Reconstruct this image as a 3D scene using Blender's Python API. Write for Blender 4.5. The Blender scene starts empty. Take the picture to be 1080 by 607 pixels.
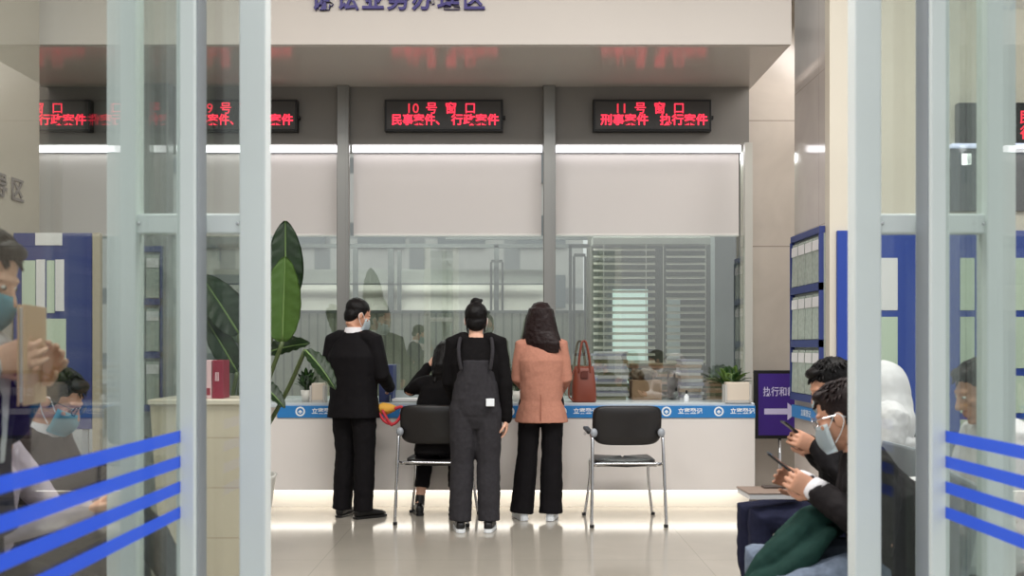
import bpy, bmesh, math, random
from mathutils import Vector, Matrix, Euler
random.seed(7)
PI = math.pi
S = bpy.context.scene
C = S.collection
R = math.radians

# ------------------------------------------------------------------ camera / world / lights
F_PX, HZ, CAM_Z = 1000.0, 365.0, 1.35
cam_d = bpy.data.cameras.new('camera'); cam = bpy.data.objects.new('camera', cam_d); C.objects.link(cam)
cam.location = (0, 0, CAM_Z); cam.rotation_euler = (PI/2, 0, 0)
cam_d.sensor_width = 36; cam_d.lens = 36*F_PX/1080
cam_d.shift_y = (HZ-303.5)/1080
cam_d.dof.use_dof = True; cam_d.dof.focus_distance = 7.3; cam_d.dof.aperture_fstop = 3.2
cam_d.clip_start = 0.05
S.camera = cam
S.view_settings.view_transform = 'Standard'; S.view_settings.look = 'None'
S.view_settings.gamma = 1; S.view_settings.use_curve_mapping = False
S.view_settings.exposure = 0.0
try:
    S.cycles.use_denoising = True
    S.cycles.max_bounces = 8; S.cycles.transparent_max_bounces = 24
    S.cycles.sample_clamp_indirect = 6
except Exception: pass

w = bpy.data.worlds.new('world'); S.world = w; w.use_nodes = True
nt = w.node_tree; nt.nodes.clear()
out = nt.nodes.new('ShaderNodeOutputWorld'); bg = nt.nodes.new('ShaderNodeBackground')
tc = nt.nodes.new('ShaderNodeTexCoord'); sx = nt.nodes.new('ShaderNodeSeparateXYZ'); rp = nt.nodes.new('ShaderNodeValToRGB')
rp.color_ramp.elements[0].position = 0.45; rp.color_ramp.elements[0].color = (0.22, 0.22, 0.215, 1)
rp.color_ramp.elements[1].position = 0.62; rp.color_ramp.elements[1].color = (0.96, 0.98, 1.0, 1)
mp = nt.nodes.new('ShaderNodeMapRange'); mp.inputs[1].default_value = -1; mp.inputs[2].default_value = 1
nt.links.new(tc.outputs['Generated'], sx.inputs[0]); nt.links.new(sx.outputs['Z'], mp.inputs[0])
nt.links.new(mp.outputs[0], rp.inputs[0]); nt.links.new(rp.outputs[0], bg.inputs[0]); nt.links.new(bg.outputs[0], out.inputs[0])
bg.inputs[1].default_value = 1.3

def area(name, loc, size, watts, col=(1, .96, .9), rot=(0, 0, 0)):
    d = bpy.data.lights.new(name, 'AREA'); d.shape = 'RECTANGLE'; d.size, d.size_y = size; d.energy = watts; d.color = col
    o = bpy.data.objects.new(name, d); C.objects.link(o); o.location = loc; o.rotation_euler = rot
    return o
for i, x in enumerate((-2.0, 0.4, 2.6)):
    area('ceiling_fill_light', (x, 4.1, 4.93), (1.9, 1.4), 105, (1, .98, .955))  # unseen area lamps added above the view to light the lobby
area('marble_fill_light', (2.9, 7.75, 4.0), (.9, .6), 22, (1, .96, .92), (0, R(28), 0))  # unseen area lamp added behind the rack wall to brighten the marble
area('office_fill_light', (-1.2, 9.9, 3.3), (2.6, .6), 75, (.97, 1, .97))  # unseen area lamps added to brighten the room behind the counter glass
area('office_fill_light', (1.4, 9.9, 3.3), (2.0, .6), 50, (.97, 1, .97))

# ------------------------------------------------------------------ helpers
def lin(c):
    f = lambda v: (v/12.92 if v <= .04045 else ((v+.055)/1.055)**2.4)
    return tuple(f(v/255.0) for v in c)
def P(px, py, Y):                       # a photo position at a known distance, as a place in the room
    return Vector(((px-540)/F_PX*Y, Y, CAM_Z+(HZ-py)/F_PX*Y))
MATS = {}
def mat(name, rgb, rough=.6, metal=0, spec=.5, noise=0, nscale=20, bump=0, bscale=200, emit=0, coat=0):
    if name in MATS: return MATS[name]
    m = bpy.data.materials.new(name); m.use_nodes = True; n = m.node_tree; b = n.nodes['Principled BSDF']
    c = lin(rgb)
    b.inputs['Base Color'].default_value = (*c, 1); b.inputs['Roughness'].default_value = rough
    b.inputs['Metallic'].default_value = metal; b.inputs['Specular IOR Level'].default_value = spec
    if coat: b.inputs['Coat Weight'].default_value = coat; b.inputs['Coat Roughness'].default_value = .08
    if emit:
        b.inputs['Emission Color'].default_value = (*c, 1); b.inputs['Emission Strength'].default_value = emit
    t = n.nodes.new('ShaderNodeTexCoord')
    if noise:
        x = n.nodes.new('ShaderNodeTexNoise'); x.inputs['Scale'].default_value = nscale; x.inputs['Detail'].default_value = 5
        r = n.nodes.new('ShaderNodeValToRGB')
        r.color_ramp.elements[0].position = .3; r.color_ramp.elements[1].position = .7
        r.color_ramp.elements[0].color = (*[v*(1-noise) for v in c], 1); r.color_ramp.elements[1].color = (*[min(1, v*(1+noise)) for v in c], 1)
        n.links.new(t.outputs['Object'], x.inputs['Vector']); n.links.new(x.outputs['Fac'], r.inputs[0]); n.links.new(r.outputs[0], b.inputs['Base Color'])
    if bump:
        x = n.nodes.new('ShaderNodeTexNoise'); x.inputs['Scale'].default_value = bscale; x.inputs['Detail'].default_value = 3
        u = n.nodes.new('ShaderNodeBump'); u.inputs['Strength'].default_value = bump; u.inputs['Distance'].default_value = .004
        n.links.new(t.outputs['Object'], x.inputs['Vector']); n.links.new(x.outputs['Fac'], u.inputs['Height']); n.links.new(u.outputs[0], b.inputs['Normal'])
    MATS[name] = m; return m
def glass_mat(name, tint, refl, rough=.0):
    m = bpy.data.materials.new(name); m.use_nodes = True; n = m.node_tree; n.nodes.clear()
    o = n.nodes.new('ShaderNodeOutputMaterial'); mx = n.nodes.new('ShaderNodeMixShader')
    a = n.nodes.new('ShaderNodeBsdfTransparent'); g = n.nodes.new('ShaderNodeBsdfGlossy')
    a.inputs[0].default_value = (*tint, 1); g.inputs['Roughness'].default_value = rough
    mx.inputs[0].default_value = refl
    n.links.new(a.outputs[0], mx.inputs[1]); n.links.new(g.outputs[0], mx.inputs[2]); n.links.new(mx.outputs[0], o.inputs[0])
    MATS[name] = m; return m
def film_mat(name, rgb, alpha):
    m = bpy.data.materials.new(name); m.use_nodes = True; n = m.node_tree; b = n.nodes['Principled BSDF']
    b.inputs['Base Color'].default_value = (*lin(rgb), 1); b.inputs['Alpha'].default_value = alpha; b.inputs['Roughness'].default_value = .5
    MATS[name] = m; return m
def tile_mat(name, rgb, rgb2, sx_, sy_, rough, seam, axes='XY', noise=.06, spec=.5, wave=0):
    m = bpy.data.materials.new(name); m.use_nodes = True; n = m.node_tree; b = n.nodes['Principled BSDF']
    t = n.nodes.new('ShaderNodeTexCoord'); s = n.nodes.new('ShaderNodeSeparateXYZ'); cb = n.nodes.new('ShaderNodeCombineXYZ')
    n.links.new(t.outputs['Object'], s.inputs[0]); n.links.new(s.outputs[axes[0]], cb.inputs[0]); n.links.new(s.outputs[axes[1]], cb.inputs[1])
    br = n.nodes.new('ShaderNodeTexBrick'); br.offset = 0; br.inputs['Scale'].default_value = 1
    br.inputs['Brick Width'].default_value = sx_; br.inputs['Row Height'].default_value = sy_; br.inputs['Mortar Size'].default_value = seam
    br.inputs['Mortar Smooth'].default_value = .3
    c, c2 = lin(rgb), lin(rgb2)
    br.inputs['Color1'].default_value = (*c, 1); br.inputs['Color2'].default_value = (*[v*.97 for v in c], 1); br.inputs['Mortar'].default_value = (*c2, 1)
    n.links.new(cb.outputs[0], br.inputs['Vector'])
    x = n.nodes.new('ShaderNodeTexNoise'); x.inputs['Scale'].default_value = 2.2; x.inputs['Detail'].default_value = 8; x.inputs['Distortion'].default_value = 1.2
    n.links.new(t.outputs['Object'], x.inputs['Vector'])
    r = n.nodes.new('ShaderNodeValToRGB'); r.color_ramp.elements[0].position = .3; r.color_ramp.elements[1].position = .7
    r.color_ramp.elements[0].color = (1-noise*2,)*3+(1,); r.color_ramp.elements[1].color = (1,)*4
    n.links.new(x.outputs['Fac'], r.inputs[0])
    mx = n.nodes.new('ShaderNodeMix'); mx.data_type = 'RGBA'; mx.blend_type = 'MULTIPLY'; mx.inputs[0].default_value = 1
    n.links.new(br.outputs[0], mx.inputs[6]); n.links.new(r.outputs[0], mx.inputs[7]); n.links.new(mx.outputs[2], b.inputs['Base Color'])
    b.inputs['Roughness'].default_value = rough; b.inputs['Specular IOR Level'].default_value = spec
    MATS[name] = m; return m

def box(bm, c, s, rot=None, bev=0, seg=1):
    M = Matrix.Translation(Vector(c)) @ (rot.to_4x4() if rot else Matrix()) @ Matrix.Diagonal((*s, 1))
    v = bmesh.ops.create_cube(bm, size=1, matrix=M)['verts']
    if bev:
        es = list({e for q in v for e in q.link_edges})
        bmesh.ops.bevel(bm, geom=es, offset=bev, segments=seg, affect='EDGES', profile=.6)
def box2(bm, a, b, bev=0, seg=1):
    a, b = Vector(a), Vector(b); box(bm, (a+b)/2, [abs(q) for q in (b-a)], None, bev, seg)
def loft(bm, rings, cap=True):
    vs = [[bm.verts.new(p) for p in r] for r in rings]; n = len(vs[0])
    for a, b in zip(vs, vs[1:]):
        for i in range(n): bm.faces.new((a[i], a[(i+1) % n], b[(i+1) % n], b[i]))
    if cap: bm.faces.new(list(reversed(vs[0]))); bm.faces.new(vs[-1])
def ring(c, a, b, n=14, e=1.0):
    c, a, b = Vector(c), Vector(a), Vector(b); r = []
    for i in range(n):
        t = 2*PI*i/n; x, y = math.cos(t), math.sin(t)
        r.append(c + a*math.copysign(abs(x)**e, x) + b*math.copysign(abs(y)**e, y))
    return r
def frame_of(t, ref=None):
    t = t.normalized(); ref = Vector(ref) if ref is not None else (Vector((0, 0, 1)) if abs(t.z) < .9 else Vector((0, 1, 0)))
    a = ref.cross(t)
    if a.length < 1e-4: a = Vector((1, 0, 0)).cross(t)
    a.normalize(); return a, t.cross(a).normalized()
def tube(bm, pts, rad, n=8, round_ends=False, ref=None, flat=1.0):
    pts = [Vector(p) for p in pts]; m = len(pts)
    rad = list(rad) if hasattr(rad, '__len__') else [rad]*m
    if round_ends:
        d0 = (pts[0]-pts[1]).normalized(); d1 = (pts[-1]-pts[-2]).normalized()
        pts = [pts[0]+d0*rad[0]*.92, pts[0]+d0*rad[0]*.6]+pts+[pts[-1]+d1*rad[-1]*.6, pts[-1]+d1*rad[-1]*.92]
        rad = [rad[0]*.35, rad[0]*.78]+rad+[rad[-1]*.78, rad[-1]*.35]; m = len(pts)
    rings = []; pa = None
    for i, p in enumerate(pts):
        t = pts[min(i+1, m-1)]-pts[max(i-1, 0)]
        if pa is None: a, b = frame_of(t, ref)
        else:
            t = t.normalized(); a = (pa-t*pa.dot(t))
            a = a.normalized() if a.length > 1e-5 else frame_of(t)[0]; b = t.cross(a)
        pa = a; rings.append(ring(p, a*rad[i], b*rad[i]*flat, n))
    loft(bm, rings)
def smooth_path(pts, k=6):
    pts = [Vector(p) for p in pts]; o = []
    q = [pts[0]*2-pts[1]]+pts+[pts[-1]*2-pts[-2]]
    for i in range(1, len(q)-2):
        for j in range(k):
            t = j/k; a, b, c, d = q[i-1], q[i], q[i+1], q[i+2]
            o.append(.5*((2*b)+(c-a)*t+(2*a-5*b+4*c-d)*t*t+(3*b-a-3*c+d)*t**3))
    o.append(pts[-1]); return o
def ell(bm, c, r, rot=None, u=18, v=12):
    M = Matrix.Translation(Vector(c)) @ (rot.to_4x4() if rot else Matrix()) @ Matrix.Diagonal((*r, 1))
    bmesh.ops.create_uvsphere(bm, u_segments=u, v_segments=v, radius=1, matrix=M)
def lathe(bm, prof, c=(0, 0, 0), n=28):
    c = Vector(c); loft(bm, [ring(c+Vector((0, 0, z)), (r, 0, 0), (0, r, 0), n) for r, z in prof])
def prism(bm, outline, d):              # outline of 3D points pushed along d
    a = [bm.verts.new(Vector(p)) for p in outline]; b = [bm.verts.new(Vector(p)+Vector(d)) for p in outline]; n = len(a)
    bm.faces.new(a); bm.faces.new(list(reversed(b)))
    for i in range(n): bm.faces.new((a[(i+1) % n], a[i], b[i], b[(i+1) % n]))
def obj(name, bm, m, parent=None, smooth=False, fix=True):
    if fix: bmesh.ops.recalc_face_normals(bm, faces=bm.faces)
    me = bpy.data.meshes.new(name); bm.to_mesh(me); bm.free(); me.materials.append(m)
    if smooth: me.polygons.foreach_set('use_smooth', [True]*len(me.polygons))
    o = bpy.data.objects.new(name, me); C.objects.link(o)
    if parent: o.parent = parent
    return o
def autosmooth(o, ang=40):
    me = o.data; me.polygons.foreach_set('use_smooth', [True]*len(me.polygons))
    try: me.set_sharp_from_angle(angle=R(ang))
    except Exception: pass
    return o
def blob(name, bm, m, parent=None, voxel=.008, it=3, fac=.5, wr=0, wscale=.09):
    """one continuous surface grown over overlapping closed shapes"""
    bmesh.ops.recalc_face_normals(bm, faces=bm.faces)
    me = bpy.data.meshes.new(name); bm.to_mesh(me); bm.free()
    t = bpy.data.objects.new(name+'_source', me); C.objects.link(t)
    r = t.modifiers.new('r', 'REMESH'); r.mode = 'VOXEL'; r.voxel_size = voxel
    if it: s = t.modifiers.new('s', 'SMOOTH'); s.iterations = it; s.factor = fac
    if wr:
        tx = bpy.data.textures.new(name, 'CLOUDS'); tx.noise_scale = wscale; tx.noise_depth = 2
        d = t.modifiers.new('d', 'DISPLACE'); d.texture = tx; d.strength = wr; d.mid_level = .5; d.texture_coords = 'LOCAL'
    dg = bpy.context.evaluated_depsgraph_get(); dg.update()
    me2 = bpy.data.meshes.new_from_object(t.evaluated_get(dg)); me2.name = name
    bpy.data.objects.remove(t); bpy.data.meshes.remove(me)
    me2.materials.clear(); me2.materials.append(m); me2.polygons.foreach_set('use_smooth', [True]*len(me2.polygons))
    o = bpy.data.objects.new(name, me2); C.objects.link(o)
    if parent: o.parent = parent
    return o
def tag(o, label=None, cat=None, group=None, kind=None):
    if label: o['label'] = label
    if cat: o['category'] = cat
    if group: o['group'] = group
    if kind: o['kind'] = kind
    return o
def thing(name, label, cat, loc=(0, 0, 0), rz=0, group=None):
    o = bpy.data.objects.new(name, None); C.objects.link(o); o.location = loc; o.rotation_euler = (0, 0, rz); o.empty_display_size = .05
    return tag(o, label, cat, group)
def struct(name, bm, m, parent=None, smooth=False):
    o = obj(name, bm, m, parent, smooth)
    if not parent: o['kind'] = 'structure'
    return o
def dup(o, loc=None, rz=None, label=None, group=None, parent=None):
    c = o.copy(); C.objects.link(c)
    if parent: c.parent = parent
    if loc is not None: c.location = loc
    if rz is not None: c.rotation_euler = (0, 0, rz)
    if label: c['label'] = label
    if group: c['group'] = group
    for ch in [q for q in list(bpy.data.objects) if q.parent == o and q != c]: dup(ch, parent=c)
    return c
def text(name, body, size, m, M, parent=None, ext=.002, bold=0, ax='CENTER', width=None, space=1):
    cu = bpy.data.curves.new(name, 'FONT'); cu.body = body; cu.size = size; cu.extrude = ext; cu.offset = bold; cu.align_x = ax; cu.align_y = 'CENTER'
    cu.space_character = space; cu.resolution_u = 3
    t = bpy.data.objects.new(name+'_source', cu); C.objects.link(t)
    dg = bpy.context.evaluated_depsgraph_get(); dg.update()
    me = bpy.data.meshes.new_from_object(t.evaluated_get(dg)); me.name = name
    bpy.data.objects.remove(t)
    if width and len(me.vertices):
        xs = [v.co.x for v in me.vertices]; k = width/(max(xs)-min(xs)); mid = (max(xs)+min(xs))/2
        for v in me.vertices: v.co.x = (v.co.x-mid)*k
    me.transform(M); me.materials.clear(); me.materials.append(m)
    o = bpy.data.objects.new(name, me); C.objects.link(o)
    if parent: o.parent = parent
    return o
def face_cam(loc):                      # text plane standing upright, read from the -Y side
    return Matrix.Translation(Vector(loc)) @ Matrix.Rotation(PI/2, 4, 'X')
def bmn(): return bmesh.new()

# ------------------------------------------------------------------ materials
M_floor = tile_mat('polished_floor', (172, 165, 153), (150, 143, 132), 1.2, 1.2, .13, .003, noise=.03, spec=.6)
M_marble = tile_mat('marble_wall', (200, 190, 180), (158, 148, 138), 1.4, 1.12, .22, .006, 'XZ', noise=.06)
M_marble_y = tile_mat('marble_side_wall', (196, 186, 180), (168, 158, 150), 1.4, 1.12, .1, .004, 'YZ', noise=.05, spec=.7)
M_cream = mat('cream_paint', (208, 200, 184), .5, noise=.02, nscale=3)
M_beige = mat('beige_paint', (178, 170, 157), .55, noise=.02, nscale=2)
M_fascia = mat('fascia_paint', (196, 188, 180), .5, noise=.015, nscale=2)
M_soffit = mat('soffit_panel', (196, 188, 180), .16, spec=.6)
M_grey = mat('grey_upper_panel', (128, 124, 119), .55, noise=.02, nscale=3)
M_roller = mat('roller_blind', (206, 200, 196), .6, bump=.1, bscale=300)
M_counter = mat('white_counter_panel', (230, 223, 217), .3, noise=.015, nscale=2)
M_mull = mat('steel_mullion', (140, 139, 135), .3, .5)
M_alu = mat('white_aluminium', (226, 232, 230), .4, .0, noise=.02, nscale=4)
M_alu_g = mat('grey_aluminium', (156, 160, 166), .4, .1)
M_chrome = mat('chrome', (210, 210, 212), .16, 1)
M_black = mat('black_plastic', (26, 25, 25), .42)
M_leather = mat('black_leather', (30, 27, 27), .38, bump=.25, bscale=260)
M_ledface = mat('led_face', (62, 58, 54), .3)
M_red = mat('led_red', (255, 52, 78), .5, emit=1.5)
M_red2 = mat('led_red_dim', (255, 60, 80), .5, emit=.8)
M_strip = mat('cove_light', (255, 252, 255), .5, emit=4)
M_kick = mat('kick_light', (255, 251, 243), .5, emit=3.2)
M_band = mat('blue_band', (40, 124, 192), .4)
M_white = mat('white_print', (235, 238, 240), .5)
M_navytxt = mat('navy_lettering', (40, 24, 110), .45)
M_greytxt = mat('grey_lettering', (118, 112, 112), .5)
M_blue = mat('blue_board', (30, 62, 150), .45)
M_dkblue = mat('dark_blue_board', (44, 58, 120), .45)
M_purple = mat('purple_sign', (66, 40, 132), .35)
M_lilac = mat('lilac_print', (208, 200, 232), .5)
M_green_p = mat('pale_green_paper', (190, 204, 184), .6)
M_paper = mat('white_paper', (222, 220, 220), .7)
M_clear = mat('clear_acrylic_leaflet', (168, 176, 166), .2, noise=.12, nscale=30)
M_stone = tile_mat('cream_stone', (222, 208, 186), (196, 180, 158), .9, .28, .35, .004, 'XZ', noise=.05)
M_leaf = mat('leaf_green', (56, 92, 38), .38, noise=.25, nscale=9)
M_leaf_d = mat('leaf_dark_green', (36, 60, 30), .36, noise=.25, nscale=9)
M_leaf_l = mat('leaf_light_green', (112, 142, 66), .4, noise=.15, nscale=9)
M_stem = mat('stem_green', (70, 84, 44), .5)
M_pot = mat('white_pot', (216, 214, 206), .3)
M_maroon = mat('maroon_box', (140, 28, 54), .5)
M_pink = mat('pink_box', (222, 186, 190), .5)
M_skin = mat('skin', (204, 150, 122), .5, noise=.05, nscale=30)
M_skin2 = mat('skin_light', (222, 172, 146), .5, noise=.05, nscale=30)
M_hair = mat('black_hair', (16, 13, 13), .5, spec=.2, bump=.5, bscale=120)
M_hairb = mat('dark_brown_hair', (34, 20, 19), .45, spec=.25, bump=.5, bscale=120)
M_suit = mat('black_suit', (22, 20, 22), .75, spec=.12, bump=.2, bscale=500)
M_knit = mat('black_knit', (20, 18, 19), .85, spec=.12, bump=.4, bscale=300)
M_denimk = mat('charcoal_denim', (54, 52, 55), .85, spec=.12, noise=.12, nscale=40, bump=.3, bscale=400)
M_salmon = mat('salmon_wool', (186, 130, 110), .85, spec=.12, noise=.06, nscale=60, bump=.3, bscale=350)
M_trous = mat('black_trousers', (24, 22, 24), .8, spec=.12, bump=.2, bscale=400)
M_navy = mat('navy_trousers', (34, 36, 56), .8, spec=.12, noise=.1, nscale=40, bump=.2, bscale=400)
M_jeans = mat('blue_grey_jeans', (112, 122, 138), .85, spec=.12, noise=.25, nscale=26, bump=.3, bscale=400)
M_greenc = mat('dark_green_coat', (34, 60, 54), .8, spec=.12, noise=.12, nscale=25, bump=.3, bscale=300)
M_whitec = mat('white_cloth', (226, 222, 224), .8, bump=.2, bscale=200)
M_mask = mat('pale_mask', (214, 226, 230), .7)
M_maskb = mat('blue_mask', (134, 190, 206), .7)
M_shoe = mat('black_shoe', (20, 18, 18), .4)
M_brown = mat('brown_leather', (128, 62, 44), .38, bump=.2, bscale=160)
M_tan = mat('tan_card', (206, 168, 134), .6)
M_card = mat('cardboard', (176, 138, 112), .7, noise=.06, nscale=15)
M_eye = mat('eye_white', (230, 226, 220), .2)
M_iris = mat('dark_iris', (30, 20, 16), .15)
M_lens = glass_mat('spectacle_lens', (.97, .97, .97), .06)
M_leafglass = glass_mat('door_glass', (.88, .91, .89), .12)
M_sideglass = glass_mat('sidelight_glass', (.84, .87, .85), .05)
M_cglass = glass_mat('counter_glass', (.90, .93, .90), .17)
M_film = film_mat('blue_film', (44, 100, 246), .8)
M_office = mat('office_wall', (176, 176, 168), .6)
M_offdark = mat('office_grey_frame', (98, 102, 100), .5)
M_reflribs = tile_mat('reflected_ribs', (150, 154, 140), (118, 122, 112), .09, 9, .5, .012, 'XZ', noise=.1)
M_slat = mat('blind_slat', (206, 204, 190), .5)
M_facade = tile_mat('reflected_facade', (206, 206, 200), (150, 154, 152), 1.6, 1.1, .7, .16, 'XZ', noise=.05)
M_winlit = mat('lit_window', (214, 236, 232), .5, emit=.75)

# ------------------------------------------------------------------ structure
b = bmn(); box2(b, (-6, 2.6, -.06), (5.5, 11.6, 0)); struct('floor', b, M_floor)
b = bmn(); box2(b, (-8, -3, -.08), (8, 2.6, -.005)); struct('ground', b, mat('grey_paving', (150, 148, 142), .7, noise=.1, nscale=6))
b = bmn(); box2(b, (-6, 2.6, 5.0), (5.5, 8.6, 5.1)); struct('ceiling', b, mat('white_ceiling', (225, 222, 216), .7))
# soffit box with the lettered fascia
b = bmn(); box2(b, (-5.0, 7.04, 3.59), (2.075, 7.10, 5.0)); struct('wall_fascia', b, M_fascia)
b = bmn(); box2(b, (-5.0, 7.10, 3.592), (2.075, 8.62, 3.66)); struct('ceiling_soffit', b, M_soffit)
# grey band over the windows, light cove and roller panels
YB = 8.2
zc, zs, zb = 1.35+.213*YB, 1.35+.207*YB, 1.35+.120*YB
b = bmn(); box2(b, (-5.0, YB, zc), (2.05, YB+.05, 3.592)); struct('wall_back', b, M_grey)
# right marble wall, rack wall, cream wall
b = bmn(); box2(b, (2.05+.02, 8.45, 0), (5.5, 8.6, 5.0)); struct('wall_marble', b, M_marble)
XS, YN, YFAR = 2.265, 6.76, 7.6
b = bmn(); box2(b, (XS, YN+.1, 0), (XS+.12, YFAR, 5.0)); struct('wall_rack_side', b, M_marble_y)
b = bmn(); box2(b, (XS, YN, 0), (5.5, YN+.1, 5.0)); struct('wall_right', b, M_cream)
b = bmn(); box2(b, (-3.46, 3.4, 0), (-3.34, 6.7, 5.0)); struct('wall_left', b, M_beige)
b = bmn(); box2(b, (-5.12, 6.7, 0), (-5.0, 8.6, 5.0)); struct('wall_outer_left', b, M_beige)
b = bmn(); box2(b, (-3.32, 8.08, 0), (-2.93, 8.2, 3.592)); struct('pillar_left', b, mat('grey_stone_pillar', (140, 142, 137), .4, noise=.06, nscale=3))

# steel mullions
for x0, x1 in ((355, 368), (573, 586)):
    b = bmn(); a0 = P(x0, 0, YB-.06).x; a1 = P(x1, 0, YB-.06).x
    box2(b, (a0, YB-.06, .86), (a1, YB-.002, 3.592), .006)
    box2(b, ((a0+a1)/2+.028, YB-.066, .86), ((a0+a1)/2+.036, YB-.055, 3.59))
    struct('trim_1', b, M_mull)
for x0, x1 in ((784, 792),):
    b = bmn(); box2(b, (P(x0, 0, YB).x, YB-.06, .86), (P(x1, 0, YB).x, YB, 3.1)); struct('trim_2', b, mat('pale_mullion', (190, 188, 180), .4))
bays = [(-5.0, -3.0), (-2.93, P(355, 0, YB-.06).x), (P(368, 0, YB-.06).x, P(573, 0, YB-.06).x), (P(586, 0, YB-.06).x, P(784, 0, YB).x)]
for i, (xa, xb) in enumerate(bays):
    t = thing('light_cove', ['cold white light strip above the far left service window', 'cold white light strip above window behind the potted plant', 'cold white light strip above the middle service window', 'cold white light strip above the right service window'][i], 'light', ((xa+xb)/2, YB+.08, zs), 0, 'light strips above the service windows')
    b = bmn(); box2(b, (-(xb-xa)/2+.01, -.03, .0), ((xb-xa)/2-.01, .02, .055)); obj('diffuser', b, M_strip, t)
    b = bmn(); box2(b, (-(xb-xa)/2, .021, -.005), ((xb-xa)/2, .03, .075)); obj('housing', b, M_alu_g, t)
    t = thing('roller_blind', ['pale roller blind drawn down over the far left window', 'pale roller blind above the potted plant bay', 'pale roller blind over the middle service window between two steel mullions', 'pale roller blind over the right service window beside the marble wall'][i], 'blind', ((xa+xb)/2, YB+.12, zb), 0, 'roller blinds over the service windows')
    hw = (xb-xa)/2-.01
    b = bmn(); box2(b, (-hw, 0, 0), (hw, .012, zc-zb+.05)); obj('fabric', b, M_roller, t)
    b = bmn(); box2(b, (-hw, -.012, -.022), (hw, .022, .0), .004); obj('bottom_bar', b, mat('pale_bar', (214, 212, 206), .4), t)
    # counter glass
    if i:
        b = bmn(); box2(b, (xa, YB-.035, .9), (xb, YB-.027, zb-.03)); o = struct('window_%d' % (i+2), b, M_cglass)

# fascia lettering
sg = thing('wall_sign', 'large navy characters mounted on the pale fascia above the windows', 'sign', (P(420, 0, 7.03).x, 7.04, P(0, 1, 7.03).z))
for i, ch in enumerate('诉讼业务办理区'):
    x = (i-3)*26.6*7.03/1000
    text('character', ch, .172, M_navytxt, face_cam((x, -.012, 0)), sg, ext=.012, bold=.004)
sg = thing('wall_sign', 'grey characters on the beige left wall seen through glass', 'sign', (-3.34, 5.75, 1.35+.168*6.2))
for i, ch in enumerate('诉讼引导区'):
    text('character', ch, .17, M_greytxt, Matrix.Translation((.008, (i-2)*.21+.22, 0)) @ Matrix.Rotation(PI/2, 4, 'Z') @ Matrix.Rotation(PI/2, 4, 'X'), sg, ext=.004, bold=.003)

# LED boards
def led(px, label, l1, l2, small=False, loc=None):
    Y = YB-.07
    c = loc or P(px, 121.5, Y); hw, hh = .0625*Y, .0168*Y
    t = thing('led_display', label, 'display', c, 0, 'red LED displays above the counters')
    b = bmn(); box2(b, (-hw, 0, -hh), (hw, .07, hh), .004); obj('housing', b, M_black, t)
    b = bmn(); box2(b, (-hw+.02, -.004, -hh+.02), (hw-.02, .004, hh-.02)); obj('screen', b, M_ledface, t)
    for i, ch in enumerate(l1):
        text('character', ch, .105 if len(ch) < 2 else .115, M_red if i else M_red2, face_cam(((-33+i*20.3)*Y/1000, -.006, .054)), t, ext=.001, bold=.0008)
    text('message', l2[0], .1, M_red, face_cam((-29.5*Y/1000, -.006, -.045)), t, ext=.001, bold=.0022, width=.41)
    text('message', l2[1], .1, M_red, face_cam((33*Y/1000, -.006, -.045)), t, ext=.001, bold=.0022, width=.41)
    b = bmn(); box2(b, (hw, .01, -.03), (hw+.02, .05, .0), .003); obj('latch', b, M_black, t)
    return t
led(688, 'red LED display above the right service window beside marble wall', ('11', '号', '窗', '口'), ('刑事案件', '执行案件'))
led(468, 'red LED display above the middle service window', ('10', '号', '窗', '口'), ('民事案件、', '行政案件'))
led(251, 'red LED display above plant, half hidden by the white door post', ('09', '号', '窗', '口'), ('民事案件、', '行政案件'))
led(33, 'red LED display at far left seen through the door glass', ('08', '号', '窗', '口'), ('民事案件、', '行政案件'))

# ------------------------------------------------------------------ counter
YC = 7.8
ct = thing('service_counter', 'long white service counter with blue lettered band and glowing base', 'counter', (0, YC, 0))
xl, xr = -2.12, 2.0
b = bmn(); box2(b, (xl, 0, .165), (xr, .035, .765), .004); box2(b, (xl, .03, .165), (xl+.03, .4, .765)); obj('front_panel', b, M_counter, ct)
b = bmn(); box2(b, (xl, .01, .845), (xr, 1.15, .885), .006); obj('worktop', b, mat('pale_worktop', (196, 204, 206), .2), ct)
b = bmn(); box2(b, (-1.93, -.012, .762), (xr, .012, .862), .003)
band = obj('blue_band', b, M_band, ct)
b = bmn(); box2(b, (xl, .2, 0), (xr, .22, .16)); obj('kick_panel', b, mat('kick_board', (232, 226, 216), .4), ct)
b = bmn(); box2(b, (xl+.02, .05, .15), (xr-.02, .19, .166)); obj('kick_light', b, M_kick, ct)
b = bmn(); box2(b, (xl, .22, 0), (xr, 1.1, .845)); obj('carcass', b, M_counter, ct)
for i in range(9):
    px = 317+i*55.1
    if px > 795: break
    c = P(px, 433.5, YC)
    bb = bmn(); n = 26; z0 = c.z
    ro = ring((c.x, -.0125, z0), (.040, 0, 0), (0, 0, .040), n); ri = ring((c.x, -.0125, z0), (.027, 0, 0), (0, 0, .027), n)
    vo = [bb.verts.new(p) for p in ro]; vi = [bb.verts.new(p) for p in ri]
    for k in range(n): bb.faces.new((vo[k], vo[(k+1) % n], vi[(k+1) % n], vi[k]))
    def poly(q): bb.faces.new([bb.verts.new((c.x+x*.05, -.0127, z0+z*.05)) for x, z in q])
    poly([(-.34, -.05), (0, .3), (.34, -.05), (.34, -.2), (.12, -.1), (.12, -.34), (-.12, -.34), (-.12, -.1), (-.34, -.2)])
    obj('emblem', bb, M_white, band)
    if px+14 < 790: text('lettering', '立案登记', .05, M_white, face_cam((c.x+.195, -.0126, z0)), band, ext=.0005, bold=.0012, width=.2)
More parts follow.
